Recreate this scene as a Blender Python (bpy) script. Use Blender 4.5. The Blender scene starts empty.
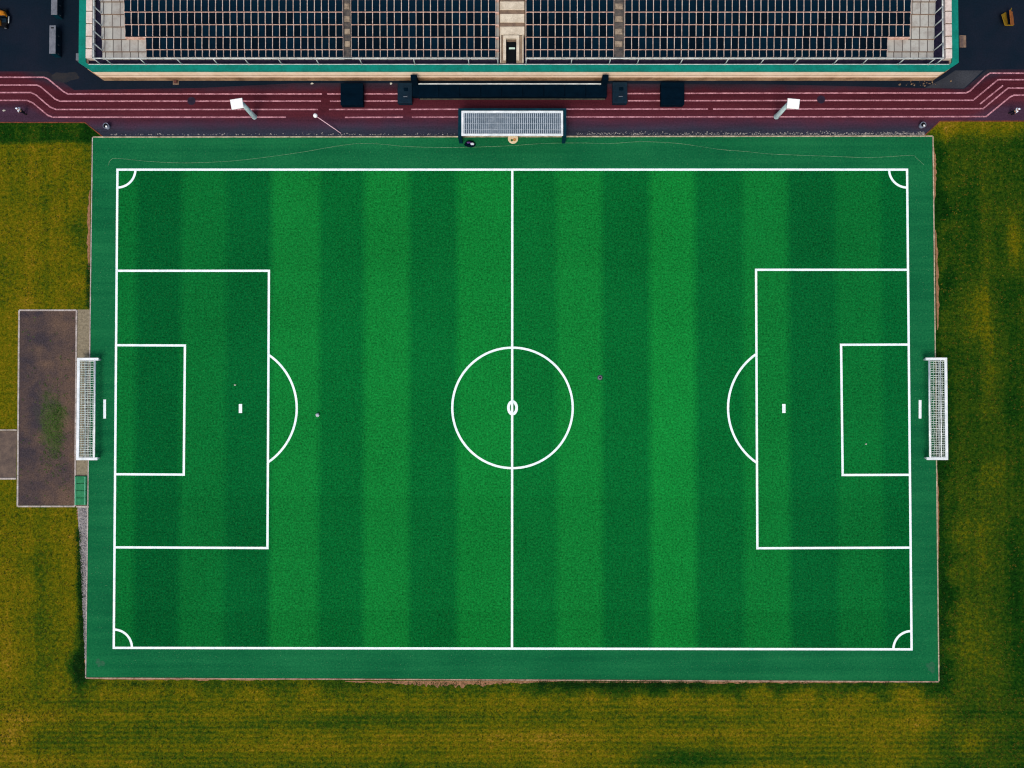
import bpy, math, random
from mathutils import Vector, Matrix
random.seed(7)
S = bpy.context.scene
C = S.collection
PI = math.pi

# ------------------------------------------------------------------ camera
H, F = 121.0, 796.0
T = math.atan(0.0189)

def G(px, py, z=0.0):
    """place in the world, at height z, of something measured in the photograph"""
    dx, dy = (px - 512) / F, -(py - 384) / F
    y, zz = dy * math.cos(T) + math.sin(T), dy * math.sin(T) - math.cos(T)
    k = (z - H) / zz
    return Vector((dx * k, y * k, z))

cam = bpy.data.cameras.new('camera')
cam.sensor_width = 36.0
cam.lens = F / 1024 * 36
cam.clip_start, cam.clip_end = 1, 8000
co = bpy.data.objects.new('camera', cam)
co.location, co.rotation_euler = (0, 0, H), (T, 0, 0)
C.objects.link(co)
S.camera = co

# ------------------------------------------------------------------ light
SUN_EL, SUN_AZ = math.radians(57), math.radians(195)     # azimuth clockwise from north
w = bpy.data.worlds.new('World'); S.world = w; w.use_nodes = True
nt = w.node_tree
bg = nt.nodes['Background']; bg.inputs[1].default_value = 0.1
sk = nt.nodes.new('ShaderNodeTexSky'); sk.sky_type = 'NISHITA'; sk.sun_disc = False
sk.sun_elevation = SUN_EL; sk.sun_rotation = SUN_AZ; sk.dust_density = 3.0; sk.air_density = 1.0
nt.links.new(sk.outputs[0], bg.inputs[0])
sl = bpy.data.lights.new('sun', 'SUN'); sl.energy = 1.2; sl.angle = math.radians(26); sl.color = (1.0, 0.95, 0.88)
so = bpy.data.objects.new('sun', sl)
d = Vector((math.sin(SUN_AZ) * math.cos(SUN_EL), math.cos(SUN_AZ) * math.cos(SUN_EL), math.sin(SUN_EL)))
so.rotation_euler = (-d).to_track_quat('-Z', 'Y').to_euler(); so.location = (0, 0, 60)
C.objects.link(so)
S.view_settings.view_transform = 'Standard'; S.view_settings.look = 'None'
S.view_settings.exposure = 0.78
S.cycles.filter_width = 1.15
S.view_settings.gamma = 1.0; S.view_settings.use_curve_mapping = False

# ------------------------------------------------------------------ materials
def lin(c):
    return tuple(((v / 255) / 12.92 if v / 255 <= 0.04045 else ((v / 255 + 0.055) / 1.055) ** 2.4) for v in c)
KEY = 1.12          # a white of 1/KEY shows as full white
def alb(c, k=1.0):
    return tuple(min(0.92, v * k / KEY) for v in lin(c)) + (1.0,)

class NT:
    def __init__(s, name):
        s.m = bpy.data.materials.new(name); s.m.use_nodes = True
        s.t = s.m.node_tree; s.b = s.t.nodes['Principled BSDF']
        s.co = s.n('ShaderNodeNewGeometry').outputs['Position']
    def n(s, k, **kw):
        q = s.t.nodes.new(k)
        for a, v in kw.items(): setattr(q, a, v)
        return q
    def put(s, sock, v):
        if isinstance(v, bpy.types.NodeSocket): s.t.links.new(v, sock)
        else: sock.default_value = v
    def math(s, op, a, b=0.0, c=None, clamp=False):
        q = s.n('ShaderNodeMath', operation=op, use_clamp=clamp)
        s.put(q.inputs[0], a); s.put(q.inputs[1], b)
        if c is not None: s.put(q.inputs[2], c)
        return q.outputs[0]
    def add(s, a, b): return s.math('ADD', a, b)
    def mul(s, a, b): return s.math('MULTIPLY', a, b)
    def xyz(s, v=None):
        q = s.n('ShaderNodeSeparateXYZ'); s.put(q.inputs[0], v or s.co); return q.outputs
    def vec(s, x, y, z=0.0):
        q = s.n('ShaderNodeCombineXYZ')
        for i, v in enumerate((x, y, z)): s.put(q.inputs[i], v)
        return q.outputs[0]
    def noise(s, scale, detail=3.0, rough=0.6, v=None, out=0):
        q = s.n('ShaderNodeTexNoise'); s.put(q.inputs['Vector'], v or s.co)
        q.inputs['Scale'].default_value = scale; q.inputs['Detail'].default_value = detail; q.inputs['Roughness'].default_value = rough
        return q.outputs[out]
    def step(s, v, a, b, lo=0.0, hi=1.0, smooth=True):
        q = s.n('ShaderNodeMapRange', interpolation_type='SMOOTHSTEP' if smooth else 'LINEAR', clamp=True)
        s.put(q.inputs[0], v)
        for i, x in enumerate((a, b, lo, hi)): q.inputs[i + 1].default_value = x
        return q.outputs[0]
    def ramp(s, f, stops, mode='LINEAR'):
        q = s.n('ShaderNodeValToRGB'); s.put(q.inputs[0], f)
        e = q.color_ramp.elements; q.color_ramp.interpolation = mode
        while len(e) < len(stops): e.new(0.5)
        for x, (p, c) in zip(e, stops):
            x.position = p; x.color = c if len(c) == 4 else tuple(c) + (1,)
        return q.outputs[0]
    def mix(s, f, a, b, mode='MIX'):
        q = s.n('ShaderNodeMix', data_type='RGBA', blend_type=mode)
        s.put(q.inputs[0], f); s.put(q.inputs[6], a); s.put(q.inputs[7], b)
        return q.outputs[2]
    def bump(s, h, dist=0.03, strength=0.5):
        q = s.n('ShaderNodeBump'); s.put(q.inputs['Height'], h)
        q.inputs['Distance'].default_value = dist; q.inputs['Strength'].default_value = strength
        s.t.links.new(q.outputs[0], s.b.inputs['Normal'])
    def done(s, col, rough=0.8, metal=0.0, spec=0.3):
        s.put(s.b.inputs['Base Color'], col); s.put(s.b.inputs['Roughness'], rough)
        s.b.inputs['Metallic'].default_value = metal; s.b.inputs['Specular IOR Level'].default_value = spec
        return s.m

def simple(name, c1, c2=None, scale=1.5, rough=0.7, bump=0.0, metal=0.0, spec=0.12, rnd=0.0, lo=0.3, hi=0.7):
    """two tones of one surface broken up by noise at two sizes"""
    m = NT(name)
    c2 = c2 or tuple(v * 0.72 for v in c1)
    f = m.add(m.mul(m.noise(scale, 4, 0.65), 0.6), m.mul(m.noise(scale * 7, 3, 0.7), 0.4))
    if rnd:
        oi = m.n('ShaderNodeObjectInfo')
        f = m.add(f, m.mul(m.add(oi.outputs['Random'], -0.5), rnd))
    col = m.mix(m.step(f, lo, hi), alb(c2), alb(c1))
    if bump: m.bump(m.noise(scale * 9, 3, 0.7), bump)
    return m.done(col, rough, metal, spec)

# ------------------------------------------------------------------ mesh helpers
class MB:
    def __init__(s): s.v, s.f, s.mi, s.cur = [], [], [], 0
    def face(s, idx): s.f.append(idx); s.mi.append(s.cur)
    def prism(s, pts, z0, z1):
        """upright prism over a counter-clockwise outline"""
        a = sum(p[0] * q[1] - q[0] * p[1] for p, q in zip(pts, list(pts[1:]) + [pts[0]]))
        if a < 0: pts = list(reversed(pts))
        n, o = len(pts), len(s.v)
        s.v += [(p[0], p[1], z0) for p in pts] + [(p[0], p[1], z1) for p in pts]
        s.face(tuple(o + n + i for i in range(n))); s.face(tuple(o + i for i in reversed(range(n))))
        for i in range(n):
            j = (i + 1) % n
            s.face((o + i, o + j, o + n + j, o + n + i))
    def box(s, x0, x1, y0, y1, z0, z1):
        x0, x1 = min(x0, x1), max(x0, x1); y0, y1 = min(y0, y1), max(y0, y1)
        s.prism([(x0, y0), (x1, y0), (x1, y1), (x0, y1)], z0, z1)
    def bevbox(s, x0, x1, y0, y1, z0, z1, b):
        """box with its four upper edges bevelled"""
        x0, x1 = min(x0, x1), max(x0, x1); y0, y1 = min(y0, y1), max(y0, y1)
        s.loft([[(x0, y0, z0), (x1, y0, z0), (x1, y1, z0), (x0, y1, z0)],
                [(x0, y0, z1 - b), (x1, y0, z1 - b), (x1, y1, z1 - b), (x0, y1, z1 - b)],
                [(x0 + b, y0 + b, z1), (x1 - b, y0 + b, z1), (x1 - b, y1 - b, z1), (x0 + b, y1 - b, z1)]])
    def loft(s, rings):
        n, o = len(rings[0]), len(s.v)
        for r in rings: s.v += [tuple(p) for p in r]
        s.face(tuple(o + i for i in reversed(range(n))))
        for k in range(len(rings) - 1):
            for i in range(n):
                j = (i + 1) % n
                s.face((o + k * n + i, o + k * n + j, o + (k + 1) * n + j, o + (k + 1) * n + i))
        k = (len(rings) - 1) * n
        s.face(tuple(o + k + i for i in range(n)))
    def tube(s, a, b, r0, r1=None, n=10):
        a, b = Vector(a), Vector(b); r1 = r0 if r1 is None else r1
        d = (b - a).normalized()
        u = d.cross(Vector((0, 0, 1)) if abs(d.z) < 0.9 else Vector((1, 0, 0))).normalized(); v = d.cross(u)
        rg = lambda c, r: [c + u * r * math.cos(2 * PI * i / n) + v * r * math.sin(2 * PI * i / n) for i in range(n)]
        s.loft([rg(a, r0), rg(b, r1)])
    def lathe(s, c, prof, n=20):
        """surface of revolution: prof is (radius, height) going up"""
        s.loft([[(c[0] + r * math.cos(2 * PI * i / n), c[1] + r * math.sin(2 * PI * i / n), c[2] + z) for i in range(n)] for r, z in prof])
    def ball(s, c, r, n=14):
        s.lathe(c, [(r * math.sin(PI * k / 8 if 0 < k < 8 else 0.02), -r * math.cos(PI * k / 8)) for k in range(9)], n)
    def bar(s, a, b, w, h):
        """bar of rectangular section (w across, h high) from a to b"""
        a, b = Vector(a), Vector(b); d = (b - a).normalized()
        u = d.cross(Vector((0, 0, 1))); u = u.normalized() if u.length > 1e-4 else Vector((1, 0, 0)); v = u.cross(d).normalized()
        q = lambda c: [c - u * w / 2 - v * h / 2, c + u * w / 2 - v * h / 2, c + u * w / 2 + v * h / 2, c - u * w / 2 + v * h / 2]
        s.loft([q(a), q(b)])
    def flat(s, pts, z):
        o = len(s.v); pts = [(p[0], p[1]) for p in pts]
        a = sum(p[0] * q[1] - q[0] * p[1] for p, q in zip(pts, pts[1:] + pts[:1]))
        if a < 0: pts.reverse()
        s.v += [(x, y, z) for x, y in pts]; s.face(tuple(range(o, o + len(pts))))
    def ribbon(s, pts, wd, z, closed=False):
        pts = [Vector((p[0], p[1])) for p in pts]; n = len(pts); o = len(s.v)
        for i, p in enumerate(pts):
            a = pts[i - 1] if (i > 0 or closed) else None
            b = pts[(i + 1) % n] if (i < n - 1 or closed) else None
            d1 = (p - a).normalized() if a is not None else None
            d2 = (b - p).normalized() if b is not None else None
            d1 = d1 or d2; d2 = d2 or d1
            n1, n2 = Vector((-d1.y, d1.x)), Vector((-d2.y, d2.x))
            m = (n1 + n2).normalized(); k = wd / 2 / max(0.35, m.dot(n1))
            s.v += [(p.x - m.x * k, p.y - m.y * k, z), (p.x + m.x * k, p.y + m.y * k, z)]
        for i in range(n if closed else n - 1):
            j = (i + 1) % n
            s.face((o + 2 * i, o + 2 * j, o + 2 * j + 1, o + 2 * i + 1))
    def mesh(s, name, mats, smooth=False):
        me = bpy.data.meshes.new(name); me.from_pydata(s.v, [], s.f)
        for m in (mats if isinstance(mats, (list, tuple)) else [mats]): me.materials.append(m)
        me.polygons.foreach_set('material_index', s.mi)
        if smooth: me.polygons.foreach_set('use_smooth', [True] * len(s.f))
        me.update(); return me
    def build(s, name, mats, parent=None, smooth=False):
        o = bpy.data.objects.new(name, s.mesh(name, mats, smooth)); C.objects.link(o)
        if parent is not None:
            o.parent = parent
            b = parent
            off = Vector((0, 0, 0)); 
            while b is not None: off += b.location; b = b.parent
            o.data.transform(Matrix.Translation(-off))
        return o

def tag(o, label=None, cat=None, group=None, kind=None):
    for k, v in (('label', label), ('category', cat), ('group', group), ('kind', kind)):
        if v: o[k] = v
    return o
def thing(name, label, cat, loc, group=None):
    o = bpy.data.objects.new(name, None); o.location = loc; o.empty_display_size = 0.5
    C.objects.link(o); return tag(o, label, cat, group)
def struct(o): o['kind'] = 'structure'; return o
def arc(c, r, a0, a1, n=28, ry=None):
    return [(c[0] + r * math.cos(math.radians(a0 + (a1 - a0) * i / n)), c[1] + (ry or r) * math.sin(math.radians(a0 + (a1 - a0) * i / n))) for i in range(n + 1)]
def blob(cx, cy, rx, ry, n=22, j=0.25):
    ph = [random.uniform(0, 6.28) for _ in range(4)]
    out = []
    for i in range(n):
        a = 2 * PI * i / n
        k = 1 + j * (0.5 * math.sin(2 * a + ph[0]) + 0.35 * math.sin(3 * a + ph[1]) + 0.3 * math.sin(5 * a + ph[2]) + random.uniform(-.3, .3))
        out.append((cx + rx * k * math.cos(a), cy + ry * k * math.sin(a)))
    return out

# ------------------------------------------------------------------ surfaces
MAT = [G(93, 137.5), G(932, 136.5), G(938.5, 681.0), G(86, 677.4)]       # green surround
TL, TR, BR, BL = G(117.5, 169.7), G(907, 169.7), G(911.5, 649.3), G(113.8, 647.8)
mx0, mx1, my0, my1 = MAT[3].x, MAT[2].x, MAT[2].y, MAT[0].y

def m_lawn():
    m = NT('lawn_grass'); x, y, _ = m.xyz()
    big = m.noise(0.035, 4, 0.6); mid = m.noise(0.22, 4, 0.6); grain = m.noise(1.8, 3, 0.75); fine = m.noise(4.2, 2, 0.8)
    sv = m.noise(1.0, 4, 0.6, m.vec(m.mul(x, 0.22), m.mul(y, 0.012)))
    sh = m.noise(1.0, 4, 0.6, m.vec(m.mul(x, 0.012), m.mul(y, 0.30)))
    below = m.step(y, my0 + 1, my0 - 5)
    streak = m.add(m.mul(sv, m.math('SUBTRACT', 1.0, below)), m.mul(sh, below))
    lines = m.mul(m.mul(m.math('SINE', m.mul(m.add(y, m.mul(mid, 0.6)), 8.2)), below), 0.05)
    # distance out from the edge of the green surround
    dx = m.math('SUBTRACT', m.math('ABSOLUTE', m.add(x, -(mx0 + mx1) / 2)), (mx1 - mx0) / 2)
    dy = m.math('SUBTRACT', m.math('ABSOLUTE', m.add(y, -(my0 + my1) / 2)), (my1 - my0) / 2)
    dist = m.math('MAXIMUM', dx, dy)
    edge = m.step(m.add(dist, m.mul(m.add(mid, -0.5), 7.0)), 3.2, 0.4)
    f = m.add(0.588, m.mul(m.add(big, -0.5), 0.42))
    f = m.add(f, m.mul(m.add(streak, -0.5), 0.72))
    f = m.add(f, m.mul(m.add(mid, -0.5), 0.4))
    f = m.add(f, m.mul(m.add(grain, -0.5), 0.8))
    f = m.add(f, lines)
    f = m.add(f, m.mul(edge, m.add(m.step(x, 0, 1, -0.10, -0.22), m.mul(below, -0.06))))
    f = m.add(f, m.step(x, 60, 68, 0, -0.23))                      # lusher on the right
    f = m.add(f, m.step(x, 72, 79, 0, -0.10))
    f = m.add(f, m.step(x, -64, -76, 0, 0.04))
    f = m.add(f, m.mul(m.mul(m.step(x, -40, -76), below), -0.07))
    strip = m.mul(m.step(m.add(y, m.mul(mid, 1.6)), G(0, 145).y + 0.6, G(0, 139).y + 0.8), m.step(x, -60, -64))
    f = m.add(f, m.mul(strip, -0.42))                              # green strip beside the track, left
    dry = m.mul(m.step(y, G(0, 146).y, G(0, 124).y), m.step(x, 62, 66))
    f = m.add(f, m.mul(dry, 0.34))
    def patch(px, py, rx, ry, amt):
        c = G(px, py)
        u = m.mul(m.add(x, -c.x), 1 / rx); v = m.mul(m.add(y, -c.y), 1 / ry)
        r = m.math('SQRT', m.add(m.mul(u, u), m.mul(v, v)))
        return m.mul(m.step(r, 1.0, 0.0), amt)
    for a in ((978, 315, 4, 8, .28), (1014, 240, 2.2, 6, .34), (10, 735, 5, 5, .20), (970, 742, 5, 3, .22), (560, 735, 40, 6, .10), (30, 600, 10, 25, .05), (80, 668, 3.0, 3.6, -.55), (82, 590, 1.2, 3.0, -.4), (1000, 600, 6, 14, -.08), (990, 370, 3, 9, .14), (1005, 470, 3, 8, .10), (512, 725, 60, 4, -.06), (690, 760, 12, 4, -.25), (230, 765, 30, 3, -.16)):
        f = m.add(f, patch(*a))
    col = m.ramp(m.math('ADD', f, 0.0, clamp=True), [(0.0, alb((8, 38, 8))), (0.22, alb((20, 54, 10))), (0.42, alb((50, 69, 12))), (0.58, alb((82, 84, 9))), (0.74, alb((105, 92, 12))), (0.9, alb((134, 104, 30))), (1.0, alb((158, 124, 60)))])
    k = m.add(1.0, m.add(m.mul(m.add(fine, -0.5), 2.6), m.mul(m.add(grain, -0.5), 0.6)))
    q = m.n('ShaderNodeVectorMath', operation='SCALE'); m.put(q.inputs[0], col); m.put(q.inputs['Scale'], m.math('MAXIMUM', k, 0.25))
    m.bump(fine, 0.06, 0.5)
    return m.done(q.outputs[0], 1.0, spec=0.0)

def m_pitch():
    m = NT('mown_pitch_turf'); x, y, _ = m.xyz()
    X = lambda px: G(px, 400).x
    x0, x1 = X(100), X(924)
    bnd = [100, 132.5, 178, 224.5, 270.5, 316, 362, 409, 455, 512, 555, 602, 648.5, 694.5, 741, 788.5, 834, 880.5]
    lt, dk = (16, 116, 46), (7, 96, 41)
    ltl, dkl = (11, 101, 43), (6, 89, 40)  # duller pair for the outer stripes: vignetting put into the turf colour
    seq = [ltl, (5, 84, 38), ltl, dkl, (16, 114, 46), dk, lt, dk, (15, 117, 46), (9, 101, 42), lt, dk, (16, 120, 47), (7, 95, 41), (14, 110, 45), dkl, ltl, dkl]
    fx = m.step(m.add(x, m.mul(m.add(m.noise(0.35, 3), -0.5), 0.7)), x0, x1, smooth=False)
    # soften each edge by a hand's width with two samples of the stripe ramp
    st = [((X(b) - x0) / (x1 - x0), alb(c)) for b, c in zip(bnd, seq)]
    ramps = [m.ramp(m.add(fx, o), st, 'CONSTANT') for o in (-0.004, -0.0013, 0.0013, 0.004)]
    col = m.mix(0.5, m.mix(0.5, ramps[0], ramps[1]), m.mix(0.5, ramps[2], ramps[3]))
    yy = [170, 222, 273, 330, 408, 498, 556, 612]
    y0, y1 = G(512, 655).y, G(512, 165).y
    vals = [0.97, 0.95, 1.0, 1.03, 1.02, 0.95, 0.97, 0.87]  # mown cross bands; the lowest is dimmed further, vignetting put into its colour
    sy = sorted([((G(512, a).y - y0) / (y1 - y0), v) for a, v in zip([222, 273, 330, 408, 498, 556, 612, 655], vals)])
    fy = m.step(m.add(y, m.mul(m.add(m.noise(0.3, 3), -0.5), 1.2)), y0, y1, smooth=False)
    band = m.ramp(fy, [(p, (v, v, v)) for p, v in sy], 'CONSTANT')
    col = m.mix(1.0, col, band, 'MULTIPLY')
    g = m.noise(3.6, 3, 0.8); g2 = m.noise(1.3, 3, 0.7); b = m.noise(0.06, 4, 0.6)
    k = m.add(m.add(m.mul(m.add(g, -0.5), 2.9), m.mul(m.add(g2, -0.5), 0.6)), m.mul(m.add(b, -0.5), 0.5))
    k = m.add(k, 1.0)
    q = m.n('ShaderNodeVectorMath', operation='SCALE'); m.put(q.inputs[0], col); m.put(q.inputs['Scale'], m.math('MAXIMUM', k, 0.25))
    hue = m.mix(m.mul(m.step(m.noise(4.4, 2, 0.8), 0.55, 0.75), 0.35), q.outputs[0], alb((58, 128, 60)))
    m.bump(g, 0.05, 0.5)
    return m.done(hue, 1.0, spec=0.0)

def m_surround():
    m = NT('artificial_turf'); x, y, _ = m.xyz()
    g = m.noise(3.8, 3, 0.8); b = m.noise(0.08, 4, 0.6); sx = m.noise(1, 3, 0.6, m.vec(m.mul(x, 0.02), m.mul(y, 0.8)))
    f = m.add(m.add(m.mul(g, 0.55), m.mul(b, 0.3)), m.mul(sx, 0.25))
    col = m.ramp(f, [(0.28, alb((6, 62, 40))), (0.52, alb((17, 93, 54))), (0.80, alb((38, 124, 72)))])
    sp = m.step(m.noise(6.5, 1, 0.5), 0.70, 0.78)
    col = m.mix(m.mul(sp, 0.45), col, alb((130, 160, 120)))
    m.bump(g, 0.04, 0.4)
    return m.done(col, 1.0, spec=0.0)

def m_track():
    m = NT('worn_track_rubber'); x, y, _ = m.xyz()
    jog = m.step(m.math('ABSOLUTE', x), 69.5, 75.2, 0, 2.5, smooth=False)
    v = m.math('SUBTRACT', y, jog)
    v = m.add(v, m.mul(m.add(m.noise(0.25, 4, 0.65), -0.5), 1.6))
    f = m.step(v, G(512, 138).y, G(512, 81).y, smooth=False)
    f = m.math('MAXIMUM', f, m.step(m.math('ABSOLUTE', x), 66, 71, 0, 0.24))
    col = m.ramp(f, [(0.0, alb((40, 48, 58))), (0.14, alb((48, 48, 60))), (0.25, alb((64, 42, 56))), (0.40, alb((80, 35, 43))), (0.62, alb((73, 29, 36))), (0.80, alb((70, 28, 36))), (0.9, alb((52, 34, 44))), (1.0, alb((38, 38, 44)))])
    g = m.noise(4.0, 3, 0.8); q2 = m.noise(1, 4, 0.6, m.vec(m.mul(x, 0.05), m.mul(y, 0.9)))
    k = m.add(1.0, m.add(m.mul(m.add(g, -0.5), 1.5), m.mul(m.add(q2, -0.5), 1.1)))
    q = m.n('ShaderNodeVectorMath', operation='SCALE'); m.put(q.inputs[0], col); m.put(q.inputs['Scale'], k)
    m.bump(g, 0.02, 0.4)
    return m.done(q.outputs[0], 0.95, spec=0.03)

def m_asphalt(name='asphalt_paving', c=(15, 28, 39), c2=(26, 31, 42)):
    m = NT(name)
    b = m.noise(0.09, 5, 0.65); g = m.noise(4.5, 3, 0.8)
    col = m.mix(m.step(b, 0.35, 0.7), alb(c), alb(c2))
    k = m.add(1.0, m.mul(m.add(g, -0.5), 1.3))
    q = m.n('ShaderNodeVectorMath', operation='SCALE'); m.put(q.inputs[0], col); m.put(q.inputs['Scale'], k)
    m.bump(g, 0.02, 0.5)
    return m.done(q.outputs[0], 0.95, spec=0.03)

def m_paint(name, c, c2, wear=0.62):
    m = NT(name)
    f = m.step(m.add(m.mul(m.noise(0.9, 4, 0.7), 0.5), m.mul(m.noise(5, 3, 0.8), 0.5)), wear - 0.16, wear + 0.1)
    return m.done(m.mix(f, alb(c), alb(c2)), 0.7)

def m_tiles(name, c1, c2, joint, w, h, off=0.0):
    m = NT(name)
    b = m.n('ShaderNodeTexBrick'); m.put(b.inputs['Vector'], m.co); b.offset = off; b.squash = 1
    b.inputs['Color1'].default_value = alb(c1); b.inputs['Color2'].default_value = alb(c2); b.inputs['Mortar'].default_value = alb(joint)
    b.inputs['Scale'].default_value = 1; b.inputs['Brick Width'].default_value = w; b.inputs['Row Height'].default_value = h
    b.inputs['Mortar Size'].default_value = 0.07; b.inputs['Mortar Smooth'].default_value = 0.2
    st = m.step(m.noise(0.7, 5, 0.7), 0.42, 0.72)
    col = m.mix(m.mul(st, 0.5), b.outputs[0], alb((120, 106, 96)))
    col = m.mix(m.mul(m.step(m.noise(6, 3, 0.8), 0.5, 0.8), 0.35), col, alb((96, 86, 80)))
    return m.done(col, 0.85)

def m_soil():
    m = NT('bare_soil'); x, y, _ = m.xyz()
    c = G(48, 408)
    b = m.noise(0.30, 5, 0.65); g = m.noise(5, 3, 0.8); e = m.noise(0.22, 4, 0.6, m.vec(m.mul(x, 1.2), m.mul(y, 0.6), 3.0))
    side = m.math('ABSOLUTE', m.add(x, -c.x))
    f = m.add(m.mul(m.add(b, -0.5), 1.7), m.step(m.add(x, -c.x), -4.4, 4.4, 0.12, 0.42))
    col = m.mix(m.math('ADD', f, 0.0, clamp=True), alb((62, 55, 58)), alb((114, 90, 70)))
    cm = G(53, 425)
    u = m.mul(m.add(x, -cm.x), 1 / 3.4); v = m.mul(m.add(y, -cm.y), 1 / 6.4)
    r = m.math('SQRT', m.add(m.mul(u, u), m.mul(v, v)))
    moss = m.step(m.add(r, m.mul(m.add(e, m.mul(g, .6)), 1.6)), 2.15, 1.6)
    col = m.mix(m.mul(moss, m.step(g, .3, .65)), col, alb((58, 82, 30)))
    k = m.add(1.0, m.mul(m.add(g, -0.5), 2.4))
    q = m.n('ShaderNodeVectorMath', operation='SCALE'); m.put(q.inputs[0], col); m.put(q.inputs['Scale'], k)
    m.bump(g, 0.05, 0.7)
    return m.done(q.outputs[0], 1.0, spec=0.0)

MLAWN, MPITCH, MMAT, MTRACK, MASPH = m_lawn(), m_pitch(), m_surround(), m_track(), m_asphalt()
MGREY = m_asphalt('grey_paving', (62, 64, 68), (42, 44, 50))
MWHITE = m_paint('white_line_paint', (240, 246, 246), (186, 214, 198), 0.62)
MLANE = m_paint('faded_lane_paint', (212, 152, 158), (120, 66, 76), 0.52)
MSOIL = m_soil()
MKERB = simple('pale_kerb_stone', (206, 190, 160), (120, 108, 84), 0.9, bump=0.02)
MKERBW = simple('weathered_concrete_edge', (196, 186, 178), (138, 124, 112), 1.0, bump=0.02)
MKERBB = simple('brown_stained_edge', (186, 160, 136), (104, 74, 56), 0.7, bump=0.02)
MEDGE = simple('rusty_edging', (142, 70, 42), (60, 40, 28), 0.8)
MTAN = simple('tan_gravel_path', (150, 138, 112), (104, 94, 74), 3.0, bump=0.03)
MGRAVEL = simple('grey_gravel', (168, 162, 156), (92, 88, 86), 3.2, bump=0.06)
MDIRT = simple('dry_earth', (168, 122, 86), (104, 72, 48), 2.2, bump=0.04)
MTEAL = simple('teal_painted_coping', (12, 132, 112), (8, 104, 88), 0.5, rough=0.5)
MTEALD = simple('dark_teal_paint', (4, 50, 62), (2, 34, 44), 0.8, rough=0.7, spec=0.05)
MWALL = simple('peach_render', (248, 224, 196), (230, 198, 164), 0.25, rough=0.9)
MPLINTH = simple('brown_plinth_render', (178, 144, 108), (116, 86, 58), 0.5)
MNAVY = simple('navy_seat_plastic', (1, 25, 39), (1, 14, 24), 0.8, rough=0.85, spec=0.04, rnd=0.8)
MNAVYF = simple('dark_walkway', (44, 38, 56), (10, 18, 34), 2.4, spec=0.03)
MCREAM = simple('cream_painted_steel', (226, 206, 190), (176, 146, 128), 0.5)
MNOSE = simple('pinkish_step_edging', (236, 200, 178), (160, 112, 94), 2.6)
MTILE = m_tiles('terrace_paving', (184, 182, 170), (158, 154, 144), (84, 78, 72), 1.24, 40.0)
MSTAIR = simple('grey_brown_stair', (112, 102, 92), (52, 56, 60), 1.6)
MSTONE = simple('cream_stone_block', (226, 212, 186), (178, 162, 138), 0.8)
MTREAD = simple('worn_stair_tread', (176, 158, 132), (100, 86, 74), 1.6)
MBROWN = simple('brown_stone_and_shade', (140, 116, 94), (92, 76, 66), 1.0)
MSLAB = simple('pale_coping_slab', (228, 214, 200), (190, 170, 158), 0.35)
MRAIL = simple('pale_rail_paint', (214, 216, 210), (150, 156, 152), 0.8, rough=0.45)
MGOAL = simple('white_goal_paint', (244, 246, 244), (196, 204, 200), 0.9, rough=0.4)
MNET = simple('white_net_cord', (220, 226, 216), (120, 140, 124), 1.5)
MBLACK = simple('black_cover_fabric', (2, 21, 34), (0, 13, 24), 0.9, rough=0.95, spec=0.03)
MSLATE = simple('slate_blue_case', (8, 36, 50), (3, 22, 34), 1.2, rough=0.6)
MLAMP = simple('white_lamp_housing', (252, 250, 244), (226, 226, 220), 0.6, rough=0.4)
MPOLE = simple('pale_grey_pole_paint', (196, 212, 208), (120, 150, 150), 0.6, rough=0.4)
MSLAT = simple('grey_white_slats', (196, 204, 208), (140, 152, 160), 1.2)
MROOF = simple('translucent_roof_sheet', (88, 104, 116), (62, 76, 86), 1.0, rough=0.7, spec=0.05)
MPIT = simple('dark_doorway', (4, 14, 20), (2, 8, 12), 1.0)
MORANGE = simple('orange_machine_paint', (206, 132, 22), (150, 84, 12), 1.4, rough=0.4)
MYELLOW = simple('dull_yellow_board', (152, 118, 22), (104, 82, 18), 1.5)
MRUST = simple('orange_brown_board', (168, 98, 44), (112, 66, 34), 1.5)
MRUBBER = simple('black_rubber', (14, 16, 18), (8, 9, 10), 2.0, rough=0.85)
MGLASS = simple('dark_glass', (8, 22, 30), (6, 14, 20), 1.0, rough=0.15, spec=0.6)
MGREYTOP = simple('grey_metal_lid', (122, 124, 130), (86, 90, 96), 0.8, rough=0.5)
MGREENBOX = simple('green_mat_fabric', (24, 108, 64), (52, 132, 86), 2.0)
MBINGREY = simple('grey_bin_metal', (150, 158, 172), (92, 98, 112), 3.0, rough=0.4)
MCOVER = simple('dark_iron_cover', (44, 34, 52), (26, 22, 34), 2.0, rough=0.6)
MTABLE = simple('cream_table_top', (236, 216, 178), (208, 180, 138), 2.0)
MSKIN = simple('skin', (198, 150, 122), (176, 126, 100), 3.0, rough=0.6)
MHAIR = simple('dark_hair', (34, 26, 22), (20, 16, 14), 6.0)
MWSHIRT = simple('white_cotton', (240, 244, 248), (206, 212, 220), 3.0)
MPSHIRT = simple('purple_fabric', (104, 66, 128), (70, 42, 92), 3.0)
MDARKCLOTH = simple('dark_cloth', (18, 24, 36), (10, 14, 22), 3.0)
MROPE = simple('pale_rope', (150, 176, 136), (60, 120, 84), .35)
MFOAM = simple('orange_dish_glaze', (214, 160, 96), (170, 116, 60), 3.0)
MGREENDISH = simple('green_dish_glaze', (70, 110, 60), (50, 86, 44), 3.0)
MSIGN = simple('pale_green_sign', (214, 240, 222), (190, 220, 204), 3.0)
MLITTER = simple('litter_paper', (210, 206, 190), (150, 146, 130), 3.0)

# ------------------------------------------------------------------ ground
b = MB(); b.flat([(-3000, -3000), (3000, -3000), (3000, 3000), (-3000, 3000)], 0); struct(b.build('ground', MLAWN))

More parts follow.
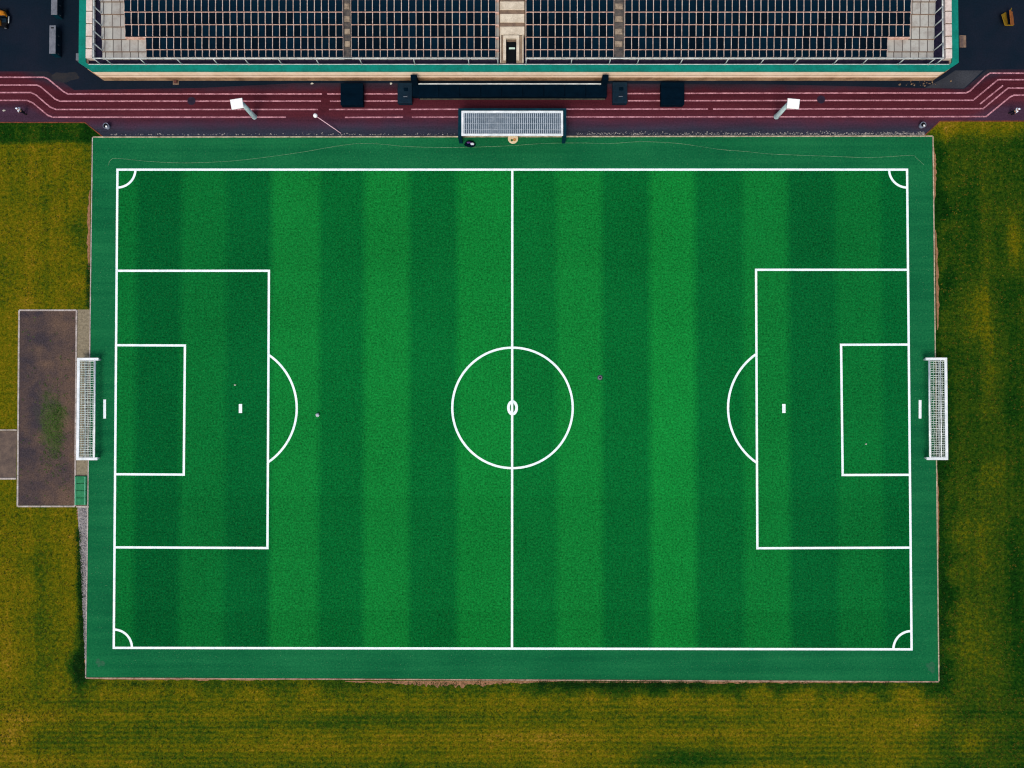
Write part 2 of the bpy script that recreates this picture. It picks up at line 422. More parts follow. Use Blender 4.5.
edgeL = [G(-400, 122.3), G(85, 122.6), G(103.5, 137.4)]
edgeR = [G(923.5, 136.4), G(940, 121.2), G(1424, 121.0)]
b = MB(); b.flat([G(-400, 122.3), G(85, 122.6), G(103.5, 137.4), G(103.5, 142), G(923, 142), G(923.5, 136.4), G(940, 121.2), G(1424, 121), G(1424, -700), G(-400, -700)], 0.004)
struct(b.build('asphalt', MASPH))
b = MB(); b.flat([G(-400, 122.2), G(85, 122.5), G(103.5, 137.2), G(103.5, 141), G(923, 141), G(923.5, 136.2), G(940, 121.1), G(1424, 120.9), G(1424, 69.5), G(987, 69.5), G(964, 89), G(760, 84), G(300, 83), G(200, 88), G(74, 90), G(48, 71.5), G(-400, 70.5)], 0.008)
struct(b.build('running_track', MTRACK))
b = MB(); b.flat([G(944, 78), G(955, 70.5), G(983, 70.5), G(964, 88.5), G(925, 88)], 0.008); struct(b.build('paving', MGREY))
b = MB()
def lane(*p): b.ribbon([G(*q) for q in p], 0.21, 0.012)
lane((-400, 77.3), (44, 77.3), (48, 79), (64, 92), (68, 94), (322, 94)); lane((327, 94), (340, 94), (506, 93.7)); lane((625, 93.6), (740, 93.2), (966, 93.0), (970, 91), (985, 76.5), (990, 73.2), (1424, 73.2))
lane((-400, 85.1), (37, 85.1), (41, 87), (55, 99), (60, 101.2), (321, 101.1)); lane((330, 101.2), (404, 101)); lane((628, 100.8), (974, 100.3)); lane((974, 99.5), (998, 79.7), (1424, 79.8))
lane((-400, 92.9), (31, 92.6), (36, 95), (50, 107), (56, 109.5), (318, 109.5)); lane((329, 109.5), (403, 109.4)); lane((411, 109.4), (470, 109.2)); lane((560, 109.2), (708, 109.1)); lane((713, 109.1), (983, 108.7), (1008, 88.1), (1424, 88.1))
lane((-400, 100.5), (27, 100.4), (33, 103), (48, 115.5), (53, 117.2), (286, 117.2)); lane((345, 117.4), (403, 117.2)); lane((412, 117.2), (466, 117.1)); lane((560, 117), (860, 116.8), (986, 116.6), (1010, 97), (1014, 95.2), (1424, 95.2))
lane((980, 104), (1003, 85.5))
struct(b.build('track_markings', MLANE))

b = MB(); b.flat(MAT, 0.016); struct(b.build('artificial_turf_surround', MMAT))
b = MB(); b.flat([TL, TR, BR, BL], 0.020); struct(b.build('pitch', MPITCH))
LW, Z = 0.345, 0.024
b = MB()
b.ribbon([TL, TR, BR, BL], LW, Z, True)
pitch_lines = b
Z2 = Z + 0.004
b.ribbon([G(512.3, 169.7), G(512, 649)], LW, Z2)
cc = G(512.5, 407.8); R0 = 60.0 * 0.1525
b.ribbon([p for p in arc(cc, R0, 0, 360, 96)][:-1], LW, Z2 + 0.004, True)
b.ribbon(arc(cc, 0.62, 0, 360, 28, 0.95)[:-1], 0.42, Z2 + 0.008, True)
for pts in ([(118, 270.8), (269, 270.8), (267.5, 548), (114.5, 547.3)], [(908, 269.8), (756, 269.8), (757.3, 548.2), (911, 547.6)],
            [(117, 345.2), (185, 345.5), (183.8, 474.6), (115, 474.2)], [(909, 344.6), (841, 344.8), (842.6, 475), (910, 474.8)]):
    b.ribbon([G(*p) for p in pts], LW, Z2)
def three(a, m, c):
    """circle through three points, as an arc from a over m to c"""
    a, m, c = Vector(a[:2]), Vector(m[:2]), Vector(c[:2])
    D = 2 * (a.x * (m.y - c.y) + m.x * (c.y - a.y) + c.x * (a.y - m.y))
    ux = (a.length_squared * (m.y - c.y) + m.length_squared * (c.y - a.y) + c.length_squared * (a.y - m.y)) / D
    uy = (a.length_squared * (c.x - m.x) + m.length_squared * (a.x - c.x) + c.length_squared * (m.x - a.x)) / D
    o = Vector((ux, uy)); r = (a - o).length
    t0, t1, t2 = (math.degrees(math.atan2((q - o).y, (q - o).x)) for q in (a, m, c))
    f = lambda t, ref: ref + ((t - ref + 180) % 360 - 180)
    return arc(o, r, f(t0, t1), f(t2, t1), 30)
b.ribbon(three(G(269, 355), G(296.8, 408), G(268.5, 462)), LW, Z2 + 0.004)
b.ribbon(three(G(755.5, 354.5), G(728, 408), G(756.2, 462.5)), LW, Z2 + 0.004)
cr = 18.0 * 0.1525
b.ribbon(arc(TL, cr, -90, 0), LW, Z2); b.ribbon(arc(TR, cr, 180, 270), LW, Z2); b.ribbon(arc(BR, cr, 90, 180), LW, Z2); b.ribbon(arc(BL, cr, 0, 90), LW, Z2)
b.ribbon([G(240.5, 404), G(240.5, 413)], 0.5, Z2); b.ribbon([G(783.8, 404), G(783.8, 413)], 0.5, Z2)
b.ribbon([G(104.7, 399.5), G(104.7, 418.5)], 0.42, Z2); b.ribbon([G(920, 400), G(920, 418.5)], 0.42, Z2)
struct(b.build('pitch_markings', MWHITE))

# kerb round the green surround, with uneven chips
def kerb(name, pts, wd, h, mat):
    k = MB()
    for a, c in zip(pts, pts[1:]):
        n = max(1, int((c - a).length / 2.0))
        for i in range(n):
            p, q = a.lerp(c, i / n), a.lerp(c, (i + 0.985) / n)
            hh = h * random.uniform(0.85, 1.1); ww = wd * random.uniform(0.9, 1.1)
            k.bar((p.x, p.y, hh / 2), (q.x, q.y, hh / 2), ww, hh)
    return struct(k.build(name, mat))
kerb('kerb', [G(93, 137.2), G(932.5, 136.2)], 0.19, 0.07, MKERB)
kerb('kerb', [G(92.6, 137.5), G(85.8, 677.8)], 0.15, 0.07, MKERBW)
kerb('kerb', [G(932.8, 136.5), G(938.7, 681.3)], 0.16, 0.07, MKERB)
kerb('kerb', [G(86, 678), G(938.6, 681.7)], 0.18, 0.07, MKERBB)
kerb('track_edging', [Vector(p) for p in edgeL], 0.15, 0.06, MEDGE)
kerb('track_edging', [Vector(p) for p in edgeR], 0.15, 0.06, MEDGE)

# bare earth along the edges, worn spots
b = MB()
EZ = [0.004]
def edgepatch(x0, x1, y0, y1, n=30, side='b'):
    EZ[0] += 0.003
    """strip of bare earth with one ragged side"""
    a = []; c = []
    for i in range(n + 1):
        t = i / n; e = math.sin(PI * t) ** 0.6
        if side == 'b': a.append(G(x0 + (x1 - x0) * t, y0)); c.append(G(x0 + (x1 - x0) * t, y0 + (y1 - y0) * (0.15 + e * random.uniform(0.25, 1.0))))
        else: a.append(G(x0 + (y0 and 0), 0)) 
    b.flat(a + c[::-1], EZ[0])
edgepatch(395, 512, 681, 687.5, 60); edgepatch(345, 560, 681, 684.3, 60); edgepatch(560, 930, 681.6, 683.6, 90); edgepatch(90, 345, 678.5, 680.6, 70)
def sidepatch(xa, xb, ya, yb, wpx):
    n = 24; a, c = [], []
    for i in range(n + 1):
        t = i / n; x = xa + (xb - xa) * t; y = ya + (yb - ya) * t
        a.append(G(x, y)); c.append(G(x + wpx * (0.2 + math.sin(PI * t) ** .5 * random.uniform(0.35, 1)), y))
    b.flat(a + c[::-1], 0.004)
sidepatch(933, 934, 146, 200, 3.0); sidepatch(935, 937, 230, 330, 3.2); sidepatch(90.4, 89.5, 190, 275, -3.0); sidepatch(937, 938, 470, 560, 1.5)
sidepatch(79, 83, 508, 530, -4); sidepatch(85.5, 86, 640, 678, -1.5)
struct(b.build('bare_earth', MDIRT))
b = MB()
c = G(65, 77); b.flat(blob(c.x, c.y, 1.9, .85), 0.012)
struct(b.build('dirt_patch', simple('brown_dust', (48, 44, 42), (22, 29, 38), 0.8)))
b = MB()
for px, py, r in ((931, 667, .8), (100, 663, .7)):
    c = G(px, py); b.flat(blob(c.x, c.y, r, r * .8, 18, .5), 0.020)
struct(b.build('worn_patch', simple('worn_turf', (66, 96, 72), (20, 92, 56), 2.5, lo=.45, hi=.7)))

# gravel strip, path and landing pit on the left
b = MB(); b.flat([G(77.5, 507), G(88, 507), G(86, 660), G(85, 660), G(83.2, 620), G(80, 560)], 0.006); tag(b.build('gravel', MGRAVEL), kind='stuff')
b = MB(); b.flat([G(76.6, 309.5), G(89.6, 309.5), G(88.4, 506), G(75.4, 506)], 0.006); struct(b.build('path', MTAN))
p = thing('landing_pit', 'long brown earth pit with pale concrete kerb behind the left goal', 'pit', G(47, 408))
b = MB(); b.flat([G(20, 311), G(76, 311), G(74.6, 505), G(18.4, 505)], 0.010); b.build('earth_bed', MSOIL, p)
def pitkerb(pts, wd, parent, closed=True):
    k = MB(); pts = [G(*q) for q in pts]; seq = list(zip(pts, pts[1:] + pts[:1])) if closed else list(zip(pts, pts[1:]))
    for a, c in seq:
        n = max(1, int((c - a).length / 1.5))
        for i in range(n):
            u, v = a.lerp(c, i / n), a.lerp(c, (i + .98) / n)
            k.bar((u.x, u.y, .05), (v.x, v.y, .05), wd, .1 * random.uniform(.9, 1.1))
    return k.build('kerb', MKERBW, parent)
pitkerb([(19.4, 310.3), (76.8, 310.3), (75.2, 506.3), (17.8, 506.3)], 0.24, p)
k = MB(); u, v = G(76.5, 506.6), G(89, 506.6); k.bar((u.x, u.y, .05), (v.x, v.y, .05), .24, .1); k.build('end_kerb', MKERBW, p)
p = thing('small_pit', 'small square brown earth pad joined to the long earth pit', 'pit', G(5, 454))
b = MB(); b.flat([G(-14, 431), G(17, 431), G(16.2, 478), G(-14, 478)], 0.010); b.build('earth_bed', simple('dusty_brown_earth', (112, 94, 80), (72, 62, 58), .8, bump=.03), p)
pitkerb([(-14, 430), (17.2, 430)], .2, p, False); pitkerb([(-14, 478.6), (16.6, 478.6)], .26, p, False); pitkerb([(-14, 430), (-14, 478.6)], .2, p, False)
# folded mat
p = thing('folded_mat', 'green padded mat lying on the path below the left goal', 'mat', G(81, 490))
a, c = G(75.6, 476), G(87, 505)
k = MB()
for i in range(4):
    y0 = a.y + (c.y - a.y) * i / 4; y1 = a.y + (c.y - a.y) * (i + .96) / 4
    k.bevbox(a.x, c.x, y1, y0, 0.01, .28 + .02 * (i % 2), .05)
k.build('pad', MGREENBOX, p)
k = MB(); k.box(c.x - .28, c.x - .1, c.y + .1, a.y - .1, .28, .33); k.box(a.x + .1, a.x + .28, c.y + .1, a.y - .1, .28, .33); k.build('strap', simple('pale_strap', (90, 170, 130), None, 2), p)

# ------------------------------------------------------------------ loose stones and tufts
def scatter(name, n, pick, size, mat):
    s = MB()
    for _ in range(n):
        x, y = pick(); r = size * random.choice((.4, .6, .8, 1.0, 1.7)); a = random.uniform(0, 6.28); h = r * random.uniform(.5, .9)
        ring = [(x + r * random.uniform(.7, 1) * math.cos(a + q * 1.257), y + r * random.uniform(.7, 1) * math.sin(a + q * 1.257), 0.012) for q in range(5)]
        s.loft([ring, [(x + (u - x) * .55, y + (v - y) * .55, h) for u, v, _ in ring]])
    return tag(s.build(name, mat), kind='stuff')
def along_track():
    if random.random() < .8:
        px = 925 - 350 * random.random() ** 1.5; py = 134.6 - abs(random.gauss(0, 1.2)) 
    else:
        px = random.uniform(110, 470); py = 135 - abs(random.gauss(0, .9))
    q = G(px, min(py, 135)); return q.x, q.y
scatter('pebbles', 1200, along_track, .075, simple('pale_pebble', (176, 168, 158), (84, 80, 80), 4))
def on_gravel():
    t = random.random(); q = G(random.uniform(79 + 6 * t, 87.5 - 1.4 * t), 508 + 150 * t); return q.x, q.y
scatter('gravel_stones', 1300, on_gravel, .09, simple('grey_pebble', (176, 170, 166), (104, 100, 98), 3))
def dust_right():
    q = G(random.gauss(922, 14), random.gauss(84, 1.6)); return q.x, q.y
scatter('gravel_chips', 26, dust_right, .10, simple('brown_chip', (150, 120, 84), (90, 76, 66), 3))

tm = simple('lush_grass_blades', (34, 84, 18), (14, 48, 8), .7)
s = MB()
def tuft(px, py, r, n, hh):
    q = G(px, py)
    for _ in range(n):
        x, y = q.x + random.gauss(0, r), q.y + random.gauss(0, r)
        if mx0 - .05 + (y - my0) * -0.0 < x < mx1 and my0 + .1 < y < my1: continue
        a = random.uniform(0, 6.28); l = hh * random.uniform(.5, 1.2); ww = .035; dx, dy = math.cos(a), math.sin(a)
        o = len(s.v); s.v += [(x - dy * ww, y + dx * ww, 0), (x + dy * ww, y - dx * ww, 0), (x + dx * l * .8, y + dy * l * .8, l)]; s.face((o, o + 1, o + 2))
for _ in range(330): tuft(random.uniform(540, 705), 682.8 + abs(random.gauss(0, 2.6)), .22, 16, .22)
for _ in range(420): tuft(random.uniform(92, 937), 683 + abs(random.gauss(0, 1.6)), .2, 9, .2)
for _ in range(260): t = random.random(); tuft(79.5 + 5.5 * t - abs(random.gauss(0, 1.6)), 530 + 150 * t, .2, 14, .24)
for _ in range(70): tuft(80 - abs(random.gauss(0, 3)), random.uniform(655, 684), .3, 16, .24)
for _ in range(150): tuft(940.5 + abs(random.gauss(0, 1.2)), random.uniform(470, 685), .15, 9, .2)
for _ in range(90): t = random.random(); tuft(89.5 - abs(random.gauss(0, 1.2)), random.uniform(265, 308), .15, 10, .2)
tag(s.build('grass_tufts', tm), kind='stuff')
s = MB()
for _ in range(430):
    a_, r_ = random.uniform(0, 6.28), random.gauss(0, .5)
    tuft(min(74, random.choice((47, 56, 60)) + random.gauss(0, 3.6)), random.choice((408, 426, 452)) + random.gauss(0, 13), .12, 7, .17)
for _ in range(70): tuft(random.uniform(21, 75), random.uniform(312, 504), .1, 7, .16)
tag(s.build('weeds', simple('pit_weeds', (86, 116, 48), (52, 84, 28), 1.2)), kind='stuff')
def clumps(n, hh, mat):
    global s
    s = MB()
    for _ in range(n):
        k = random.random()
        if k < .27: px, py = random.uniform(-6, 88), random.uniform(126, 768)
        elif k < .54: px, py = random.uniform(941, 1030), random.uniform(126, 768)
        else: px, py = random.uniform(-6, 1030), random.uniform(686, 775)
        if px < 90 and 306 < py < 510: continue
        if 76 < px < 90 and 505 < py < 660: continue
        tuft(px, py, .07, 6, hh)
    tag(s.build('grass_tufts', mat), kind='stuff')
clumps(5200, .15, simple('dry_grass_blades', (120, 104, 24), (84, 80, 12), .5))
clumps(5200, .17, simple('green_grass_blades', (58, 82, 14), (26, 56, 8), .5))

# ------------------------------------------------------------------ grandstand
ZR = 3.63
yF = G(512, 70.6, ZR).y                         # front face
xL, xR = G(79.5, 30, ZR).x, G(957.8, 30, ZR).x
yB = yF + 34
chx, chy = 1.9, 1.25
inL, inR, inF = G(86, 30, ZR).x, G(951.8, 30, ZR).x, G(512, 64.6, ZR).y
stand = thing('grandstand', 'open concrete grandstand with teal coping and cream front wall above the track', 'grandstand', (0, yF, 0))
outer = lambda o: [(xL - o, yB), (xL - o, yF + chy - o * .4), (xL + chx - o * .4, yF - o), (xR - chx + o * .4, yF - o), (xR + o, yF + chy - o * .4), (xR + o, yB)]
inner = [(inR, yB), (inR, inF + .35), (inR - .45, inF), (inL + .45, inF), (inL, inF + .35), (inL, yB)]
def ushape(m, z0, z1, o=0.0):
    a, c = outer(o), inner[::-1]
    n = 6; k = len(m.v)
    m.v += [(x, y, z0) for x, y in a] + [(x, y, z1) for x, y in a] + [(x, y, z0) for x, y in c] + [(x, y, z1) for x, y in c]
    for i in range(5):
        m.face((k + i, k + i + 1, k + n + i + 1, k + n + i))
        m.face((k + 2 * n + i + 1, k + 2 * n + i, k + 3 * n + i, k + 3 * n + i + 1))
        m.face((k + n + i, k + n + i + 1, k + 3 * n + i + 1, k + 3 * n + i))
        m.face((k + i + 1, k + i, k + 2 * n + i, k + 2 * n + i + 1))
    m.face((k, k + n, k + 3 * n, k + 2 * n)); m.face((k + 5, k + 2 * n + 5, k + 3 * n + 5, k + n + 5))
b = MB(); ushape(b, 0, 3.36); b.build('wall', MWALL, stand)
b = MB()
a = outer(0.05); c = outer(0.002)
for i in range(5): b.prism([a[i], a[i + 1], c[i + 1], c[i]], 0, 1.15)
b.build('plinth', MPLINTH, stand)
b = MB()
a = outer(0.03); c = outer(0.002)
for i in range(5): b.prism([a[i], a[i + 1], c[i + 1], c[i]], 1.9, 1.98)
b.build('moulding', MPLINTH, stand)
b = MB(); ushape(b, 3.363, ZR, 0.10); b.build('coping', MTEAL, stand)
b = MB(); e = 0.09
b.box(inL + .45, inR - .45, inF - .02, inF + e, 3.4, ZR + .03); b.build('coping_highlight', MRAIL, stand)  # pale strip on the inner coping edge: a highlight put in as a part
# walkway floor within the parapet
b = MB(); b.prism([(inL + .003, yB), (inL + .003, inF + .36), (inL + .453, inF + .003), (inR - .453, inF + .003), (inR - .003, inF + .36), (inR - .003, yB)][::1], 0.01, 2.75); b.build('walkway', MNAVYF, stand)
# slabs on the side parapets
yrow = [59.2, 51.3, 38.9, 26.4, 13.8, 1.3, -11.2, -23.7, -36.2]
zrow = [3.0 + .17 * k for k in range(9)]
Y = [G(512, yrow[k], zrow[k]).y for k in range(9)]
SX = lambda px: G(px, 30, 3.5).x
tL, tR = SX(101), SX(935)
for x0, x1 in ((inL + .01, G(92.2, 30, 3.7).x), (G(945.5, 30, 3.7).x, inR - .01)):
    b = MB()
    ys = [inF + .9] + [G(512, v - 1, 3.7).y for v in (49.5, 37, 24.5, 12, -.5, -13, -25)]
    for p0, p1 in zip(ys, ys[1:]): b.bevbox(x0, x1, p0 + .08, p1 - .08, 2.752, 3.72, .04)
    b.build('parapet_slab', MSLAB, stand)
    b = MB(); b.box(x0 + .12, x1 - .12, ys[0] + .1, ys[-1] - .1, 2.752, 3.6); b.build('parapet_core', MBROWN, stand)
aisles = [(343.6, 351.6), (613.9, 624.0)]
tun = (499, 525.4)
blocks = [(101, 343.6), (351.6, 499), (525.4, 613.9), (624.0, 935)]
b = MB(); nb = MB(); jbs = []
for bi, (p0, p1) in enumerate(blocks):
    for k in range(8):
        b.box(SX(p0), SX(p1), Y[k], Y[k + 1], 2.752, zrow[k])
        s0 = p0 if bi != 0 else (146.4 if k < 2 else 126.0); s1 = p1 if bi != 3 else (887.0 if k < 2 else 909.0)
        if k: nb.box(SX(s0) + .01, SX(s1) - .01, Y[k] - .07, Y[k] + .095, zrow[k] - .165, zrow[k] + .44)
        for u0, u1 in ((p0, s0), (s1, p1)):
            if u1 - u0 > 5 and k: jb = MB(); jbs.append(jb); jb.box(SX(u0) + .01, SX(u1) - .01, Y[k] - .09, Y[k] - .003, zrow[k] - .165, zrow[k] - .01)  # brown bars on the paved ends: shadow lines of the steps put into colour
b.build('terrace', MTILE, stand); nb.build('step_edge', MNOSE, stand); [q_.build('step_shadow_line', MBROWN, stand) for q_ in jbs]
for p0, p1 in aisles:
    st = MB()
    for k in range(8):
        ym = (Y[k] + Y[k + 1]) / 2
        st.box(SX(p0) + .004, SX(p1) - .004, Y[k], ym, 2.752, zrow[k] - .02); st.box(SX(p0) + .004, SX(p1) - .004, ym, Y[k + 1], 2.752, zrow[k] + .07)
        st.box(SX(p0) + .1, SX(p1) - .1, Y[k] + .25, Y[k] + .55, zrow[k] - .02, zrow[k] + .02)
    st.build('stairs', MSTAIR, stand)
    for k in range(1, 8):
        tr = MB(); tr.bevbox(SX(p0) + .16, SX(p1) - .24, Y[k] + .62, Y[k] + 1.42, zrow[k] + .072, zrow[k] + .28, .03)
        tr.build('tread', MTREAD, stand)
# middle: stone blocks above the doorway
b = MB(); nb = MB()
for k in range(2, 8):
    b.bevbox(SX(tun[0]) + .15, SX(tun[1]) - .15, Y[k] + .52, Y[k + 1] - .02, 2.752, zrow[k] + .24, .05)
    if k > 2: nb.box(SX(tun[0]) + .15, SX(tun[1]) - .15, Y[k] - .018, Y[k] + .518, 2.752, zrow[k] + .06)
nb.box(SX(tun[0]) + .02, SX(tun[0]) + .147, Y[2] + .42, Y[8], 2.752, zrow[3]); nb.box(SX(tun[1]) - .147, SX(tun[1]) - .02, Y[2] + .42, Y[8], 2.752, zrow[3])
b.build('stone_block', MSTONE, stand); nb.build('block_joint', MBROWN, stand)
dx0, dx1, dy0, dy1 = SX(506), SX(516.4), G(512, 60, 3.6).y, G(512, 39.4, 3.6).y
fy0, fy1 = G(512, 63.4, 3.4).y, Y[2] + .4
b = MB()
b.box(SX(500), dx0, fy0, fy1, 2.755, 3.55); b.box(dx1, SX(523.6), fy0, fy1, 2.755, 3.55); b.box(dx0, dx1, dy1, fy1, 2.755, 3.55)
b.build('door_surround', simple('brown_render', (164, 142, 116), (112, 96, 82), 1.2), stand)
b = MB()
for x0, x1 in ((dx0 - .42, dx0), (dx1, dx1 + .42)): b.box(x0, x1, dy0 - .1, dy1 + .02, 3.553, 3.9)
b.box(dx0 - .42, dx1 + .42, dy1 + .02, dy1 + .45, 3.553, 3.95); b.box(SX(500.2), SX(501.2), fy0, fy1, 3.553, 3.8); b.box(SX(522.4), SX(523.4), fy0, fy1, 3.553, 3.8)
door = b.build('door_frame', MSTONE, stand)
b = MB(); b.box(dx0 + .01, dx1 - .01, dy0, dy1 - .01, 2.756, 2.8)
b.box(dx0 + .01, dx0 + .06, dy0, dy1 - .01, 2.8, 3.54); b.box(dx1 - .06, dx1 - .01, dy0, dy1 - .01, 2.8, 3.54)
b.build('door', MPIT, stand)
b = MB(); q = G(512, 48.2, 2.9); b.box(q.x - .45, q.x + .45, q.y - .12, q.y + .12, 2.8, 2.9); b.build('sign_plate', MSIGN, door)

# railings
def rail_run(label, pts, posts, r=.10):
    """pts: top rail; posts: (foot, head)"""
    o = thing('railing', label, 'railing', posts[0][0], 'railings of the grandstand')
    t = MB()
    for p0, p1 in zip(pts, pts[1:]): t.tube(p0, p1, r, n=8)
    for p0 in pts: t.ball(p0, r * 1.02, 8)
    t.build('top_rail', MRAIL, o, True)
    for f, h in posts:
        t = MB(); t.tube(f, h, r * .8, n=8); t.lathe(f, [(.14, 0), (.14, .03)], 10); t.build('post', MRAIL, o, True)
    return o
zt = 5.72
yfoot = inF + .04
up = lambda x: (Vector((x, yfoot, ZR + .03)), Vector((x, yfoot, zt)))
FX = lambda px: G(px, 64.6, ZR).x
XRL, XRR = G(93.6, 30, zt).x, G(942.8, 30, zt).x
pl = [XRL] + [FX(v) for v in (112, 146, 182, 218, 249, 282, 319, 362, 415, 469, 498)]
pr = [FX(v) for v in (526, 571, 609, 637, 680, 725, 760, 794, 833, 862, 898, 928)] + [XRR]
rail_run('pale front railing of the grandstand from its left corner to the doorway', [Vector((pl[0], yfoot, zt)), Vector((pl[-1], yfoot, zt))], [up(x) for x in pl])
rail_run('pale front railing of the grandstand from the doorway to its right corner', [Vector((pr[0], yfoot, zt)), Vector((pr[-1], yfoot, zt))], [up(x) for x in pr])
def siderail(label, xf):
    posts = [(Vector((xf, Y[k] + .1, 2.752)), Vector((xf, Y[k] + .1, zt))) for k in range(1, 8)]
    return rail_run(label, [Vector((xf, yfoot + .22, zt))] + [h for f, h in posts], posts, .11)
siderail('pale railing along the left end of the grandstand', XRL)
siderail('pale railing along the right end of the grandstand', XRR)

# ------------------------------------------------------------------ seats
pitch_w = 7.05 * (H - 4.1) / F / math.cos(T)
def seat_mesh(wd, dep):
    """one seat from the side frame on its left to the one on its right; origin at the middle of its front edge, on the step"""
    m = MB(); hw = wd / 2; fb = .046
    m.cur = 0
    m.loft([[(-hw + fb + .02, .08, .40), (hw - fb - .02, .08, .40), (hw - fb - .03, .86, .36), (-hw + fb + .03, .86, .36)],
            [(-hw + fb + .01, .05, .47), (hw - fb - .01, .05, .47), (hw - fb - .02, .88, .43), (-hw + fb + .02, .88, .43)],
            [(-hw + fb + .05, .10, .49), (hw - fb - .05, .10, .49), (hw - fb - .06, .84, .44), (-hw + fb + .06, .84, .44)]])
    m.loft([[(-hw + fb + .02, .86, .42), (hw - fb - .02, .86, .42), (hw - fb - .02, .93, .38), (-hw + fb + .02, .93, .38)],
            [(-hw + fb + .02, dep - .10, .62), (hw - fb - .02, dep - .10, .62), (hw - fb - .02, dep - .04, .58), (-hw + fb + .02, dep - .04, .58)],
            [(-hw + fb + .07, dep - .08, .66), (hw - fb - .07, dep - .08, .66), (hw - fb - .07, dep - .03, .64), (-hw + fb + .07, dep - .03, .64)]])
    m.box(-.05, .05, .35, .75, 0, .37)
    m.cur = 1
    for s in (-1, 1):
        x0, x1 = (-hw + .003, -hw + fb) if s < 0 else (hw - fb, hw - .003)
        m.box(x0, x1, .10, dep - .05, .56, .62); m.box(x0, x1, .14, .24, 0, .558); m.box(x0, x1, dep - .22, dep - .12, 0, .558)
    return m.mesh('seat', [MNAVY, MCREAM])
ONES = ['', 'first', 'second', 'third', 'fourth', 'fifth', 'sixth', 'seventh', 'eighth', 'ninth', 'tenth', 'eleventh', 'twelfth', 'thirteenth', 'fourteenth', 'fifteenth', 'sixteenth', 'seventeenth', 'eighteenth', 'nineteenth', 'twentieth', 'twenty-first']
ROW = {1: 'front row', 2: 'second row', 3: 'third row', 4: 'fourth row', 5: 'fifth row'}
secs = [(126.0, 146.4, 343.6, 31, 28), (351.6, 351.6, 495.8, 20, 20), (525.8, 525.8, 613.5, 12, 12), (624.2, 624.2, 909.0, 40, 37)]
meshes = {}
rest = MB(); ind = []
for k in range(8):
    dep = Y[k + 1] - Y[k] - .06
    for si, (xa, xa2, xb, n, n2) in enumerate(secs):
        low = k < 2
        x0 = xa2 if (low and si == 0) else xa; nn = n2 if low else n
        x1 = 887.0 if (low and si == 3) else xb
        wpx = (x1 - x0) / nn
        for i in range(nn):
            x = SX(x0 + (i + .5) * wpx); wd = SX(wpx + 512)
            key = (si, low, k == 0)
            if key not in meshes: meshes[key] = seat_mesh(wd, (Y[1] - Y[0] if k == 0 else Y[3] - Y[2]) - .06)
            row = k + 1
            if row in (2, 3, 4):
                L, R = i + 1, nn - i
                if si == 0: t = (ONES[R], 'left of the left stair aisle') if R <= L else (ONES[L], 'from the left end')
                elif si == 1: t = (ONES[L], 'right of the left stair aisle') if L <= R else (ONES[R], 'left of the doorway')
                elif si == 2: t = (ONES[L], 'right of the doorway') if L <= R else (ONES[R], 'left of the right stair aisle')
                else: t = (ONES[L], 'right of the right stair aisle') if L <= R else (ONES[R], 'from the right end')
                ind.append((x, k, key, f'navy grandstand seat, {t[0]} {t[1]}, {ROW[row]} up from the track'))
            else:
                me = meshes[key]; o = len(rest.v)
                rest.v += [(v.co.x + x, v.co.y + Y[k] + .06, v.co.z + zrow[k]) for v in me.vertices]
                for p in me.polygons: rest.f.append(tuple(o + q for q in p.vertices)); rest.mi.append(p.material_index)
proto = None
for x, k, key, lab in ind:
    if proto is None:
        proto = bpy.data.objects.new('stadium_seat', meshes[key]); o = proto
    else:
        o = proto.copy(); o.data = meshes[key]
    o.location = (x, Y[k] + .06, zrow[k] + .002); C.objects.link(o)
    tag(o, lab, 'seat', 'navy seats on the grandstand')
tag(rest.build('stadium_seats', [MNAVY, MCREAM]), 'navy seats filling the front row and the rows furthest up the grandstand', 'seats', None, 'stuff')

# ------------------------------------------------------------------ black boxes and the long covered bench by the wall
def covered_box(px0, px1, py0, py1, h, label, mat, name, cat, group, kind):
    z = h
    a, c = G(px0, py0, z), G(px1, py1, z); x0, x1, y1, y0 = a.x, c.x, a.y, c.y
    y1 = min(y1, yF - .16)
    o = thing(name, label, cat, ((x0 + x1) / 2, (y0 + y1) / 2, 0), group)
    m = MB(); m.bevbox(x0 + .06, x1 - .06, y0 + .06, y1 - .06, .06, h - .14, .03)
    for sx in (x0 + .35, x1 - .35):
        for sy in (y0 + .35, y1 - .35): m.lathe((sx, sy, 0.01), [(.1, 0), (.1, .06)], 8)
    m.build('body', mat, o)
    m = MB(); m.bevbox(x0, x1, y0, y1, h - .138, h, .06)
    if kind == 'cover':
        for i in range(3):
            yy = y0 + (y1 - y0) * (i + 1) / 4; m.bar((x0 + .1, yy, h + .005), (x1 - .1, yy + random.uniform(-.1, .1), h + .005), .05, .04)
    m.build('cover' if kind == 'cover' else 'lid', mat, o)
    if kind == 'case':
        for t in (.3, .7):
            m = MB(); yy = y0 + (y1 - y0) * t; xx = (x0 + x1) / 2 + .1
            m.box(xx - .3, xx + .3, yy - .05, yy + .05, h + .06, h + .1); m.box(xx - .3, xx - .24, yy - .05, yy + .05, h, h + .06); m.box(xx + .24, xx + .3, yy - .05, yy + .05, h, h + .06)
            m.build('handle', MGREYTOP if t < .5 else MBLACK, o)
        m = MB(); m.box((x0 + x1) / 2 - .1, (x0 + x1) / 2 + .5, y1 - 1.3, y1 - .8, h + .002, h + .05); m.build('vent', MBLACK, o)
    return o
covered_box(340.5, 363, 83, 105, 1.25, 'square black covered box by the wall, left of the long black bench', MBLACK, 'covered_box', 'box', 'square black covered boxes', 'cover')
